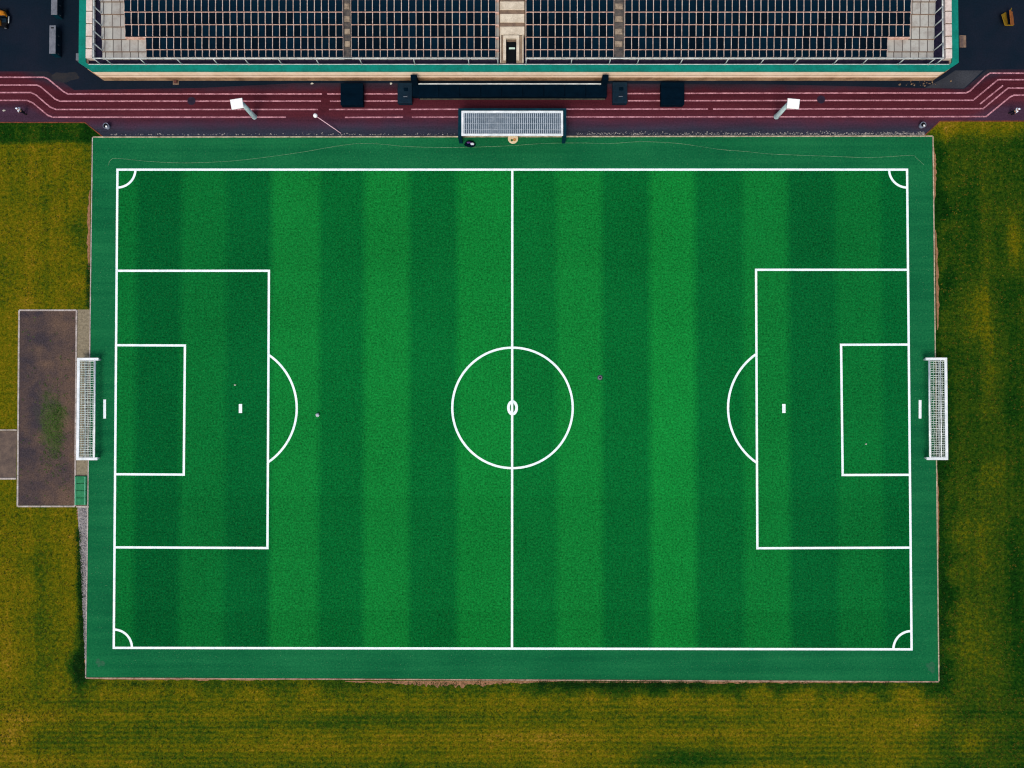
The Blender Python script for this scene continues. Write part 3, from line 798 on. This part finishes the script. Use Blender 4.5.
covered_box(661, 684.5, 82, 104.5, 1.25, 'square black covered box by the wall, right of the long black bench', MBLACK, 'covered_box', 'box', 'square black covered boxes', 'cover')
covered_box(397.5, 412, 82.5, 103, 1.1, 'narrow slate blue case at the left end of the long black bench', MSLATE, 'equipment_case', 'case', 'slate blue cases', 'case')
covered_box(612.5, 627.5, 82, 103, 1.1, 'narrow slate blue case at the right end of the long black bench', MSLATE, 'equipment_case', 'case', 'slate blue cases', 'case')

o = thing('covered_bench', 'long low black covered bench with white back edge below the grandstand wall', 'bench', G(512, 92))
a, c = G(418, 84.5, 1.0), G(607, 96.5, 1.0)
m = MB(); n = 9
for i in range(n):
    x0 = a.x + (c.x - a.x) * i / n; x1 = a.x + (c.x - a.x) * (i + .994) / n
    m.bevbox(x0, x1, c.y, a.y, .05, 1.0, .08)
m.build('cover', MBLACK, o)
m = MB(); m.box(a.x - .05, c.x - .3, a.y, a.y + .15, .3, 1.12); m.build('back_edge', MRAIL, o)
m = MB(); m.box(a.x + .2, c.x - .2, c.y - .14, c.y - .02, .02, .22); m.build('front_rail', simple('dull_brass_rail', (96, 92, 74), (40, 48, 48), .5), o)
m = MB()
for i in range(10):
    x = a.x + (c.x - a.x) * (i + .3) / 10; m.box(x - .1, x + .1, c.y + .3, a.y - .2, .009, .05)
m.build('foot', MRUBBER, o)
for px in (416.2, 603.2):
    q = G(px, 85.5); m = MB()
    m.bevbox(q.x - .45, q.x + .45, q.y - .36, min(q.y + .36, yF - .12), .01, 3.25, .05); m.box(q.x - .46, q.x + .46, q.y - 2.0, q.y - .37, .01, .9)
    m.build('end_post', MBLACK, o)

# ------------------------------------------------------------------ dugout
DZ = 3.4
a, c = G(461.5, 111, DZ), G(563, 136, DZ)
o = thing('dugout', 'team dugout with white gridded roof and dark teal sides on the touchline', 'dugout', ((a.x + c.x) / 2, c.y, 0))
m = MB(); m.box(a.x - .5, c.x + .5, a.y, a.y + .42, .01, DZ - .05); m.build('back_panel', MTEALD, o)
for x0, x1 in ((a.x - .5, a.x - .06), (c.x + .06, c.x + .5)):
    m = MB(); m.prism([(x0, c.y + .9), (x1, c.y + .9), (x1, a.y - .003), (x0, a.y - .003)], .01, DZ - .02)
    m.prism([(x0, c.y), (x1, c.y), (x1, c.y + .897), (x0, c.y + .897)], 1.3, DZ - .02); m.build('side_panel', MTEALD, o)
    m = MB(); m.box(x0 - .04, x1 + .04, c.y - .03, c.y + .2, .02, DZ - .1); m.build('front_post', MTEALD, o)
m = MB(); m.box(a.x - .05, c.x + .05, c.y + .1, a.y - .05, DZ - .06, DZ - .02); m.build('roof_panel', MROOF, o)
m = MB(); f = .32
m.box(a.x, c.x, a.y - f, a.y, DZ - .015, DZ + .1); m.box(a.x, c.x, c.y, c.y + f, DZ - .015, DZ + .1)
m.box(a.x, a.x + f, c.y + f, a.y - f, DZ - .015, DZ + .1); m.box(c.x - f, c.x, c.y + f, a.y - f, DZ - .015, DZ + .1)
m.build('roof_frame', MGOAL, o)
m = MB()
n = 48
for i in range(n):
    x = a.x + f + (c.x - a.x - 2 * f) * (i + .5) / n; m.box(x - .05, x + .05, c.y + f, a.y - f, DZ - .015, DZ + .05)
for t in (.25, .5, .75):
    y = c.y + (a.y - c.y) * t; m.box(a.x + f, c.x - f, y - .02, y + .02, DZ + .052, DZ + .07)
m.build('roof_grid', MSLAT, o)
m = MB(); m.box(a.x + .3, c.x - .3, a.y - 1.1, a.y - .5, .42, .48)
for i in range(8):
    x = a.x + .6 + (c.x - a.x - 1.2) * i / 7; m.box(x - .05, x + .05, a.y - 1.05, a.y - .55, .02, .42)
m.build('bench', MSLATE, o)

# round table before the dugout
q = G(513, 138.6, .75)
o = thing('round_table', 'round cream table at the middle of the dugout front', 'table', (q.x, q.y, 0.02))
m = MB(); m.lathe((q.x, q.y, .02), [(.74, .69), (.78, .71), (.78, .74), (.75, .755)], 28); m.build('table_top', MTABLE, o)
m = MB(); m.lathe((q.x, q.y, .02), [(.38, 0), (.36, .04), (.07, .08), (.06, .66), (.2, .69)], 16); m.build('pedestal', MRAIL, o)
for dx, dy, r, mt, nm in ((.22, -.2, .24, MFOAM, 'orange'), (-.18, -.28, .18, MGREENDISH, 'green')):
    m = MB(); m.lathe((q.x + dx, q.y + dy, .776), [(r * .6, 0), (r, .05), (r * .92, .05), (r * .55, .02)], 16)
    tag(m.build('dish', mt, None, True), f'small {nm} dish on the round cream table', 'dish')

# ------------------------------------------------------------------ goals
def goal(sgn, pb, pf, py0, py1, label):
    Zg = 1.5
    xb, xf = G(pb, 408, Zg).x, G(pf, 408, Zg).x
    ya, yb_ = G(512, py0, Zg).y, G(512, py1, Zg).y
    o = thing('football_goal', label, 'goal', ((xb + xf) / 2, (ya + yb_) / 2, .02), 'football goals')
    m = MB(); m.box(xb - .2, xb + .2, yb_ - .2, ya + .2, Zg - .1, Zg + .1); m.build('back_bar', MGOAL, o)
    m = MB(); m.tube((xf, yb_, Zg), (xf, ya, Zg), .13, n=12); m.build('crossbar', MGOAL, o, True)
    for y in (ya, yb_):
        m = MB(); m.tube((xf, y, .02), (xf, y, Zg - .095), .16, n=12); m.build('post', MGOAL, o, True)
        m = MB(); lo, hi = sorted((xb + .21 * sgn, xf + .55 * sgn)); m.box(lo, hi, y - .2, y + .2, Zg - .09, Zg + .125); m.build('side_bar', MGOAL, o)
        m = MB(); m.tube((xb, y, .02), (xb, y, Zg - .1), .08, n=8); m.build('back_post', MGOAL, o, True)
    m = MB(); m.tube((xb + .35 * sgn, yb_, .1), (xb + .35 * sgn, ya, .1), .07, n=8); m.build('ground_bar', MGOAL, o, True)
    if sgn < 0:
        x = xb + .75 * sgn; m = MB(); m.tube((x, yb_, Zg), (x, ya, Zg), .07, n=8); m.build('net_rail', MGOAL, o, True)
    m = MB(); nn = 43; t = .06
    for i in range(1, nn):
        y = yb_ + (ya - yb_) * i / nn; wv = lambda: random.uniform(-.06, .06); sag = .10 + .05 * math.sin(i * .9)
        xs = [xb + (xf - xb) * q for q in (0, .35, .7, 1)]
        p = [Vector((xs[0], y, Zg)), Vector((xs[1], y + wv(), Zg - sag)), Vector((xs[2], y + wv(), Zg - sag)), Vector((xs[3], y, Zg))]
        for u, v in zip(p, p[1:]): m.bar(u, v, t * 1.45, t * .6)
        m.bar((xb, y, Zg - .1), (xb + .35 * sgn, y + wv(), .12), t, t * .6)
    for q in (.17, .36, .55, .72, .88):
        x = xb + (xf - xb) * q; pr_ = None
        for i in range(0, nn + 1, 2):
            y = yb_ + (ya - yb_) * i / nn; pt = Vector((x + random.uniform(-.05, .05), y, Zg - .11 - .05 * math.sin(i * .9)))
            if pr_: m.bar(pr_, pt, t, t * .6)
            pr_ = pt
    for y in (ya, yb_):
        for q in (.3, .6, .9): x = xb + (xf - xb) * q; m.bar((x, y, .06), (x, y, Zg - .09), t, t * .6)
        for z in (.4, .8, 1.15): m.bar((xb, y, z), (xf, y, z), t * .6, t)
    m.build('net', MNET, o)
    return o
goal(1, 78.3, 94.6, 359.2, 458.8, 'white netted football goal at the left end beside the earth pit')
goal(-1, 946, 929.5, 359.0, 458.6, 'white netted football goal at the right end beside the lawn')

# ------------------------------------------------------------------ lamps and pole
def floodlight(base, head, rot, label, sgn):
    q = G(*base); h = G(head[0], head[1], 6.6)
    o = thing('floodlight', label, 'floodlight', q, 'white floodlights on the track')
    top = Vector((q.x, q.y, 6.35))
    m = MB(); m.lathe(q, [(.42, .01), (.42, .1), (.40, .16), (.36, 1.0), (.28, 6.2)], 16); m.build('pole', MPOLE, o, True)
    m = MB(); m.bar(top, (h.x, h.y, 6.42), .6, .22); m.build('arm', MPOLE, o)
    m = MB(); hw, hd = .88, .70
    R = Matrix.Rotation(rot, 4, 'Z') @ Matrix.Rotation(math.radians(6), 4, 'X')
    rg = lambda s_, z: [Vector((h.x, h.y, 6.6)) + R @ Vector((x * hw * s_, y * hd * s_, z)) for x, y in ((-1, -1), (1, -1), (1, 1), (-1, 1))]
    m.loft([rg(.94, -.14), rg(1, -.10), rg(1, .08), rg(.93, .13)]); hd_ = m.build('lamp_head', MLAMP, o)
    m = MB(); m.loft([rg(.86, -.17), rg(.86, -.145)]); m.build('lens', MGLASS, hd_)
floodlight((254.5, 117), (237, 103.8), math.radians(9), 'white square floodlight on a thick pole, left of the dugout', -1)
floodlight((776.2, 116.8), (793.2, 103.8), math.radians(-5), 'white square floodlight on a thick pole, right of the dugout', 1)
q, t = G(341, 133.2), G(315.3, 115.6, 2.4)
o = thing('leaning_pole', 'thin pale leaning pole with round white top at the track edge', 'pole', q)
m = MB(); m.tube((q.x, q.y, .01), t, .07, .055, n=8); m.build('shaft', simple('pink_white_paint', (232, 196, 200), (206, 160, 168), 1), o, True)
m = MB(); m.ball(t, .33); m.build('lamp_globe', MLAMP, o, True)

# ------------------------------------------------------------------ people
def skin_part(name, verts, edges, radii, mat, parent, sub=1):
    me = bpy.data.meshes.new(name); me.from_pydata(verts, edges, []); me.materials.append(mat)
    o = bpy.data.objects.new(name, me); C.objects.link(o); o.parent = parent
    md = o.modifiers.new('skin', 'SKIN'); md.use_smooth_shade = True
    for i, r in enumerate(radii):
        sv = me.skin_vertices[0].data[i] if me.skin_vertices else None
        if sv: sv.radius = (r, r) if not isinstance(r, tuple) else r; sv.use_root = (i == 0)
    sd = o.modifiers.new('smooth', 'SUBSURF'); sd.levels = sd.render_levels = sub
    return o
def new_skin(me):
    import bmesh
    bm = bmesh.new(); bm.from_mesh(me); bm.verts.layers.skin.verify(); bm.to_mesh(me); bm.free()
def person(px, py, rot, label, shirt, trousers, hat):
    q = G(px, py)
    o = thing('person', label, 'person', (q.x, q.y, .012)); o.rotation_euler = (0, 0, rot); o.scale = (1.25, 1.25, 1.25)
    J = {'pel': (0, 0, .93), 'sp': (0, -.01, 1.15), 'ch': (0, 0, 1.38), 'nk': (0, .01, 1.50), 'hd': (0, .03, 1.62), 'hd2': (0, .03, 1.71)}
    for s, n in ((-1, 'l'), (1, 'r')):
        J['hp' + n] = (s * .10, 0, .88); J['kn' + n] = (s * .11, .10 * s, .49); J['an' + n] = (s * .11, .02 + .16 * s, .09); J['to' + n] = (s * .13, .18 + .16 * s, .035)
        J['sh' + n] = (s * .19, 0, 1.41); J['el' + n] = (s * .26, -.06 * s, 1.13); J['wr' + n] = (s * .27, .10 - .08 * s, .90); J['ha' + n] = (s * .27, .14 - .08 * s, .81)
        for k in range(4): J[f'f{k}' + n] = (s * (.25 + .016 * k), .17 - .08 * s, .735 + .008 * abs(k - 1.5))
        J['th' + n] = (s * .235, .19 - .08 * s, .79)
    Rr = {'pel': .14, 'sp': .125, 'ch': .15, 'nk': .06, 'hd': .10, 'hd2': .085, 'hp': .095, 'kn': .06, 'an': .045, 'to': .04, 'sh': .07, 'el': .045, 'wr': .032, 'ha': .038, 'th': .011, 'f0': .01, 'f1': .01, 'f2': .01, 'f3': .01}
    E = [('pel', 'sp'), ('sp', 'ch'), ('ch', 'nk'), ('nk', 'hd'), ('hd', 'hd2')]
    for n in 'lr':
        E += [('pel', 'hp' + n), ('hp' + n, 'kn' + n), ('kn' + n, 'an' + n), ('an' + n, 'to' + n), ('ch', 'sh' + n), ('sh' + n, 'el' + n), ('el' + n, 'wr' + n), ('wr' + n, 'ha' + n), ('ha' + n, 'th' + n)]
        E += [('ha' + n, f'f{k}' + n) for k in range(4)]
    def part(name, keys, grow, mat, only=None):
        ks = list(keys); ix = {k: i for i, k in enumerate(ks)}
        ed = [(ix[a_], ix[b_]) for a_, b_ in E if a_ in ix and b_ in ix]
        me = bpy.data.meshes.new(name); me.from_pydata([J[k] for k in ks], ed, []); me.materials.append(mat); new_skin(me)
        ob = bpy.data.objects.new(name, me); C.objects.link(ob); ob.parent = o
        for i, k in enumerate(ks):
            r = Rr.get(k, Rr.get(k[:-1], .05)) + grow; sv = me.skin_vertices[0].data[i]; sv.radius = (r, r); sv.use_root = (i == 0)
        md = ob.modifiers.new('skin', 'SKIN'); md.use_smooth_shade = True
        sd = ob.modifiers.new('smooth', 'SUBSURF'); sd.levels = sd.render_levels = 1
    part('body', J.keys(), 0, MSKIN)
    part('shirt', ['sp', 'ch', 'shl', 'ell', 'shr', 'elr'] , .022, shirt)
    part('trousers', ['pel', 'hpl', 'knl', 'anl', 'hpr', 'knr', 'anr'], .02, trousers)
    m = MB(); m.lathe((0, .02, 1.60), [(.108, .04), (.118, .10), (.10, .16), (.05, .20), (.01, .205)], 14)
    if hat:
        m.box(-.08, .08, .10, .22, 1.64, 1.655)
    ob = bpy.data.objects.new('cap' if hat else 'hair', m.mesh('cap', shirt if hat else MHAIR, True)); C.objects.link(ob); ob.parent = o
    for nm, vs in (('shoe', -1), ('shoe', 1)):
        m = MB(); an = J['an' + ('l' if vs < 0 else 'r')]
        m.bevbox(an[0] - .06, an[0] + .06, an[1] - .1, an[1] + .22, 0, .10, .03); ob = bpy.data.objects.new('shoe', m.mesh('shoe', MRUBBER)); C.objects.link(ob); ob.parent = o
    return o
person(25.5, 113.5, math.radians(80), 'person in white top and cap on the track near its left end', MWSHIRT, MDARKCLOTH, True)
person(1010, 114, math.radians(-80), 'person in white top and cap on the track near its right end', MWSHIRT, MDARKCLOTH, True)
q = G(470, 144.5)
o = thing('kit_bag', 'dark sports bag with white and purple patches on the green surround beside the dugout', 'bag', (q.x, q.y, .02))
def sac(cx, cy, rx, ry, h, n=18):
    m = MB(); ph = random.uniform(0, 6)
    rg = lambda k, z: [(cx + rx * k * math.cos(2 * PI * i / n) * (1 + .12 * math.sin(3 * 2 * PI * i / n + ph)), cy + ry * k * math.sin(2 * PI * i / n) * (1 + .1 * math.sin(2 * 2 * PI * i / n + ph)), z) for i in range(n)]
    m.loft([rg(.85, .02), rg(1, h * .35), rg(.92, h * .75), rg(.6, h), rg(.1, h * 1.04)]); return m
sac(q.x, q.y, .85, .5, .6).build('body', MBLACK, o, True)
sac(q.x + .35, q.y - .1, .34, .26, .72).build('white_pocket', MWSHIRT, o, True)
sac(q.x - .15, q.y + .1, .42, .22, .70).build('purple_pocket', MPSHIRT, o, True)
m = MB(); ring = arc((q.x, q.y), .5, 0, 180, 10)
for u, v in zip(ring, ring[1:]): m.tube((u[0], q.y - .35, .55 + (u[1] - q.y) * .6), (v[0], q.y - .35, .55 + (v[1] - q.y) * .6), .04, n=6)
m.build('handle', MBLACK, o)

# ------------------------------------------------------------------ small things on the track and pitch
def bin_(px, py, label):
    q = G(px, py); o = thing('litter_bin', label, 'bin', (q.x, q.y, .01), 'round grey litter bins')
    m = MB(); m.lathe((q.x, q.y, .01), [(.30, 0), (.36, .08), (.40, .82)], 18); m.build('body', MBINGREY, o, True)
    m = MB(); ring = arc((q.x, q.y), .40, 0, 360, 18)[:-1]
    for u, v in zip(ring, ring[1:] + ring[:1]): m.tube((u[0], u[1], .85), (v[0], v[1], .85), .05, n=6)
    m.build('rim', MBINGREY, o, True)
    m = MB(); m.lathe((q.x, q.y, .831), [(.34, 0), (.34, .01)], 18); m.build('liner', MRUBBER, o)
    m = MB(); m.bevbox(q.x - .02, q.x + .24, q.y - .28, q.y - .02, .842, .93, .03); m.build('bin_highlight', MLAMP, o)  # white block on the bin top: its highlight put in as a part
bin_(108.5, 127.5, 'round grey bin near the left top corner of the green surround')
bin_(920.5, 126.5, 'round grey bin near the right top corner of the green surround')
for px, py, side in ((191.5, 101, 'left'), (821, 99.5, 'right')):
    q = G(px, py); m = MB(); m.lathe((q.x, q.y, .013), [(.62, 0), (.62, .03), (.56, .045), (.5, .035)], 24); m.box(q.x - .3, q.x + .3, q.y - .04, q.y + .04, .046, .06); m.box(q.x - .04, q.x + .04, q.y - .3, q.y - .045, .046, .06)
    tag(m.build('drain_cover', MCOVER), f'dark round drain cover on the track beside the {side} floodlight', 'drain cover', 'dark drain covers')
def football(px, py, label):
    q = G(px, py); m = MB(); m.ball((q.x, q.y, .32), .30, 18)
    f = len(m.f)
    m.mi = [1 if (i * 7 + i // 14 * 3) % 5 < 2 else 0 for i in range(f)]  # black panels, more of them so the ball's dark shadow is in its colour
    tag(m.build('football', [MWSHIRT, MRUBBER], None, True), label, 'ball')
football(318, 415, 'white football lying outside the left penalty arc')
q = G(600, 377.5); m = MB()
m.loft([[(q.x + r * math.cos(2 * PI * i / 20), q.y + r * math.sin(2 * PI * i / 20), z) for i in range(20)] for r, z in ((.42, .026), (.22, .16), (.14, .16), (.14, .03))])
m.mi[-1] = 1
tag(m.build('marker_disc', [MGREYTOP, MRUBBER], None, True), 'small grey ring marker on the grass right of the centre circle', 'marker')
q = G(600, 377.5)
for px, py, lab in ((4, 110.5, 'small pale scrap on the track at the far left'), (312, 83.5, 'small pale scrap below the grandstand wall near the left square box'), (391, 83.6, 'small pale scrap beside the narrow case, left of the bench'), (235, 385, 'tiny pale scrap on the grass above the left penalty mark'), (866, 444, 'tiny pale scrap inside the right goal area')):
    q = G(px, py); z = .024 if py > 150 else .012; s_ = .16 if py > 150 else .22
    m = MB(); m.loft([[(x, y, z) for x, y in blob(q.x, q.y, s_, s_ * .7, 8)], [(x, y, z + .06) for x, y in blob(q.x, q.y, s_ * .7, s_ * .5, 8)]])
    tag(m.build('litter', MLITTER), lab, 'litter')
# rope along the surround
m = MB(); pts = [(108, 166), (111, 160), (118, 158.5), (150, 161.5), (185, 163), (225, 161.5), (256, 158.5), (300, 152.5), (335, 146.5), (360, 143.5), (385, 144.5), (405, 146.5), (440, 147.5), (480, 147), (515, 145.5), (545, 143.5), (580, 143), (610, 143.5), (640, 141.8), (670, 142.8), (690, 145), (720, 149.5), (745, 151.5), (770, 154), (820, 156), (870, 157.5), (910, 155.5), (916, 158), (925, 166)]
P3 = [Vector((*G(*p)[:2], .038)) for p in pts]
dense = []
for i in range(len(P3) - 1):
    p0, p1, p2, p3 = P3[max(0, i - 1)], P3[i], P3[i + 1], P3[min(len(P3) - 1, i + 2)]
    for j in range(6):
        t = j / 6; dense.append(.5 * ((2 * p1) + (-p0 + p2) * t + (2 * p0 - 5 * p1 + 4 * p2 - p3) * t * t + (-p0 + 3 * p1 - 3 * p2 + p3) * t ** 3))
for u, v in zip(dense, dense[1:]): m.tube(u, v, .021, n=6)
tag(m.build('rope', MROPE, None, True), 'thin pale rope lying in a wavy line on the green surround', 'rope')

# ------------------------------------------------------------------ plaza objects
def locker(px0, px1, py0, py1, label, slot):
    h = 1.7
    a, c = G(px0, py0, h), G(px1, py1, h)
    o = thing('storage_cabinet', label, 'cabinet', ((a.x + c.x) / 2, (a.y + c.y) / 2, .005), 'long cabinets on the asphalt')
    m = MB(); m.box(a.x + .05, c.x - .03, c.y + .05, a.y - .05, .1, h - .08); m.box(a.x + .12, c.x - .1, c.y + .12, a.y - .12, .005, .1); m.build('body', MTEALD, o)
    m = MB(); m.bevbox(a.x, c.x, c.y, a.y, h - .078, h, .04); m.build('lid', MGREYTOP, o)
    for i in range(3):
        y0 = c.y + .1 + (a.y - c.y - .2) * i / 3; y1 = c.y + .1 + (a.y - c.y - .2) * (i + .96) / 3
        m = MB(); m.box(c.x - .029, c.x + .02, y0, y1, .15, h - .15); dr = m.build('door', MSLATE, o)
        m = MB(); m.box(c.x + .021, c.x + .06, y0 + .1, y0 + .16, .8, 1.1); m.build('handle', MGREYTOP, dr)
    if slot:
        m = MB(); q = (a.x + c.x) / 2; m.box(q - .2, q + .2, a.y - .5, a.y - .32, h + .002, h + .03); m.build('slot', MRUBBER, o)
locker(49.3, 55.4, 25.2, 53.4, 'long dark cabinet with pale grey lid, nearer the track', True)
locker(51.2, 57, -16, 14.5, 'long dark cabinet with grey lid cut by the photo top edge', False)

q = G(3, 20)
o = thing('utility_cart', 'small orange utility cart on the asphalt at the left edge', 'cart', (q.x, q.y, .005))
def BX(m, x0, x1, y0, y1, z0, z1, bv=.0):
    if bv: m.bevbox(q.x + x0, q.x + x1, q.y + y0, q.y + y1, z0, z1, bv)
    else: m.box(q.x + x0, q.x + x1, q.y + y0, q.y + y1, z0, z1)
m = MB(); m.prism([(q.x - 1.6, q.y - 1.3), (q.x + .7, q.y - 1.3), (q.x + 1.15, q.y - .7), (q.x + 1.2, q.y + .3), (q.x + .8, q.y + 1.1), (q.x - .2, q.y + 1.4), (q.x - 1.6, q.y + 1.4)], .35, .62); m.build('chassis', MRUBBER, o)
m = MB(); m.loft([[(q.x + x, q.y + y, z) for x, y in pts] for z, pts in ((.625, [(-1.5, .15), (1.0, .15), (1.05, .35), (.7, 1.0), (-.2, 1.3), (-1.5, 1.3)]), (.95, [(-1.45, .2), (.9, .2), (.95, .35), (.62, .92), (-.2, 1.2), (-1.45, 1.2)]), (1.05, [(-1.3, .3), (.75, .3), (.8, .4), (.5, .8), (-.2, 1.05), (-1.3, 1.05)]))]); hood = m.build('hood', MORANGE, o)
m = MB(); BX(m, -.75, .05, .45, .85, 1.051, 1.09); m.build('vent', simple('brown_grille', (92, 52, 16), None, 4), hood)
m = MB(); BX(m, -1.0, .95, .0, .12, .63, 1.2); m.build('windscreen', MGLASS, o)
m = MB(); BX(m, -.6, .15, -1.15, -.45, .63, .95, .06); BX(m, -.75, -.61, -1.15, -.45, .63, 1.35, .04); m.build('seat', MORANGE, o)
m = MB(); BX(m, .3, 1.0, -.7, -.1, .625, .8, .04); m.build('dashboard', MSLATE, o)
m = MB()
cw = Vector((q.x + .35, q.y - .5, 1.0))
ring = [cw + Vector((.05 * math.sin(t), .17 * math.cos(t), .17 * math.sin(t))) for t in [2 * PI * i / 14 for i in range(14)]]
for u, v in zip(ring, ring[1:] + ring[:1]): m.tube(u, v, .025, n=6)
m.tube(cw, cw + Vector((.2, 0, -.25)), .025, n=6); m.build('steering_wheel', MRUBBER, o)
m = MB(); m.tube((q.x + 1.22, q.y - .75, .55), (q.x + 1.26, q.y + .3, .55), .07, n=8); m.build('bumper', MRAIL, o, True)
for x in (-1.0, .6):
    for y in (-1.32, 1.32):
        m = MB(); m.tube((q.x + x, q.y + y - .12, .34), (q.x + x, q.y + y + .12, .34), .335, n=20); wh = m.build('wheel', MRUBBER, o)
        m = MB(); m.tube((q.x + x, q.y + y - .14, .34), (q.x + x, q.y + y + .14, .34), .16, n=14); m.build('rim', MGREYTOP, wh)

# folding board on the right
o = thing('folding_board', 'dull yellow and orange folding board standing on the asphalt at right', 'board', G(1007, 17))
def board(c4, zt_, zb_, mat, name):
    (a0, a1), (b0, b1) = c4           # foot line then top line, in photo measures
    p = [G(*a0, zb_), G(*a1, zb_), G(*b1, zt_), G(*b0, zt_)]
    n = (p[1] - p[0]).cross(p[3] - p[0]).normalized() * .05
    m = MB(); m.loft([[v - n for v in p], [v + n for v in p]]); return m.build(name, mat, o)
board((((1005.8, 12), (1007.8, 25)), ((1001.6, 14.5), (1004.8, 25))), 1.15, .03, MYELLOW, 'front_panel')
board((((1012.3, 12), (1014, 25)), ((1009.5, 10), (1011, 25))), 1.15, .03, MRUST, 'back_panel')
m = MB(); m.bar(G(1004.8, 25.3, .5), G(1013.2, 25.3, .5), .12, .1); m.bar(G(1010.5, 10.5, .9), G(1011.5, 8, .9), .12, .1); m.build('hinge_bar', MYELLOW, o)
# hatch, wall box
a, c = G(959.4, 35.5), G(966, 47.5)
o = thing('ground_hatch', 'brown metal hatch set in the asphalt beside the right end of the grandstand', 'hatch', ((a.x + c.x) / 2, (a.y + c.y) / 2, .005))
m = MB(); m.box(a.x, c.x, c.y, a.y, .005, .05); m.build('frame', MBROWN, o)
m = MB(); m.bevbox(a.x + .1, c.x - .4, c.y + .1, a.y - .1, .051, .075, .01); m.build('lid', simple('brown_plate', (116, 96, 84), (74, 64, 62), 2), o)
a, c = G(75.8, 53, 1.6), G(78.3, 60, 1.6)
o = thing('meter_box', 'small pale box against the left end wall of the grandstand', 'box', ((a.x + c.x) / 2, (a.y + c.y) / 2, .005))
m = MB(); m.bevbox(a.x, xL - .055, c.y, a.y, 0.9, 1.6, .04); m.build('body', MGREYTOP, o)
m = MB(); m.box(a.x + .05, a.x + .2, c.y + .2, c.y + .35, .005, .9); m.box(a.x + .05, a.x + .2, a.y - .35, a.y - .2, .005, .9); m.build('leg', MGREYTOP, o)
a = G(176, 83, .3)
o = thing('bracket', 'small rusty brown bracket at the wall foot above the left lane lines', 'bracket', (a.x, yF - .2, .005))
m = MB(); m.box(a.x - .55, a.x + .35, yF - .7, yF - .12, .005, .12); m.build('plate', MBROWN, o)
m = MB(); m.box(a.x - .3, a.x + .15, yF - .5, yF - .12, .121, .5); m.build('hood', simple('rust_brown', (104, 66, 58), None, 2), o)
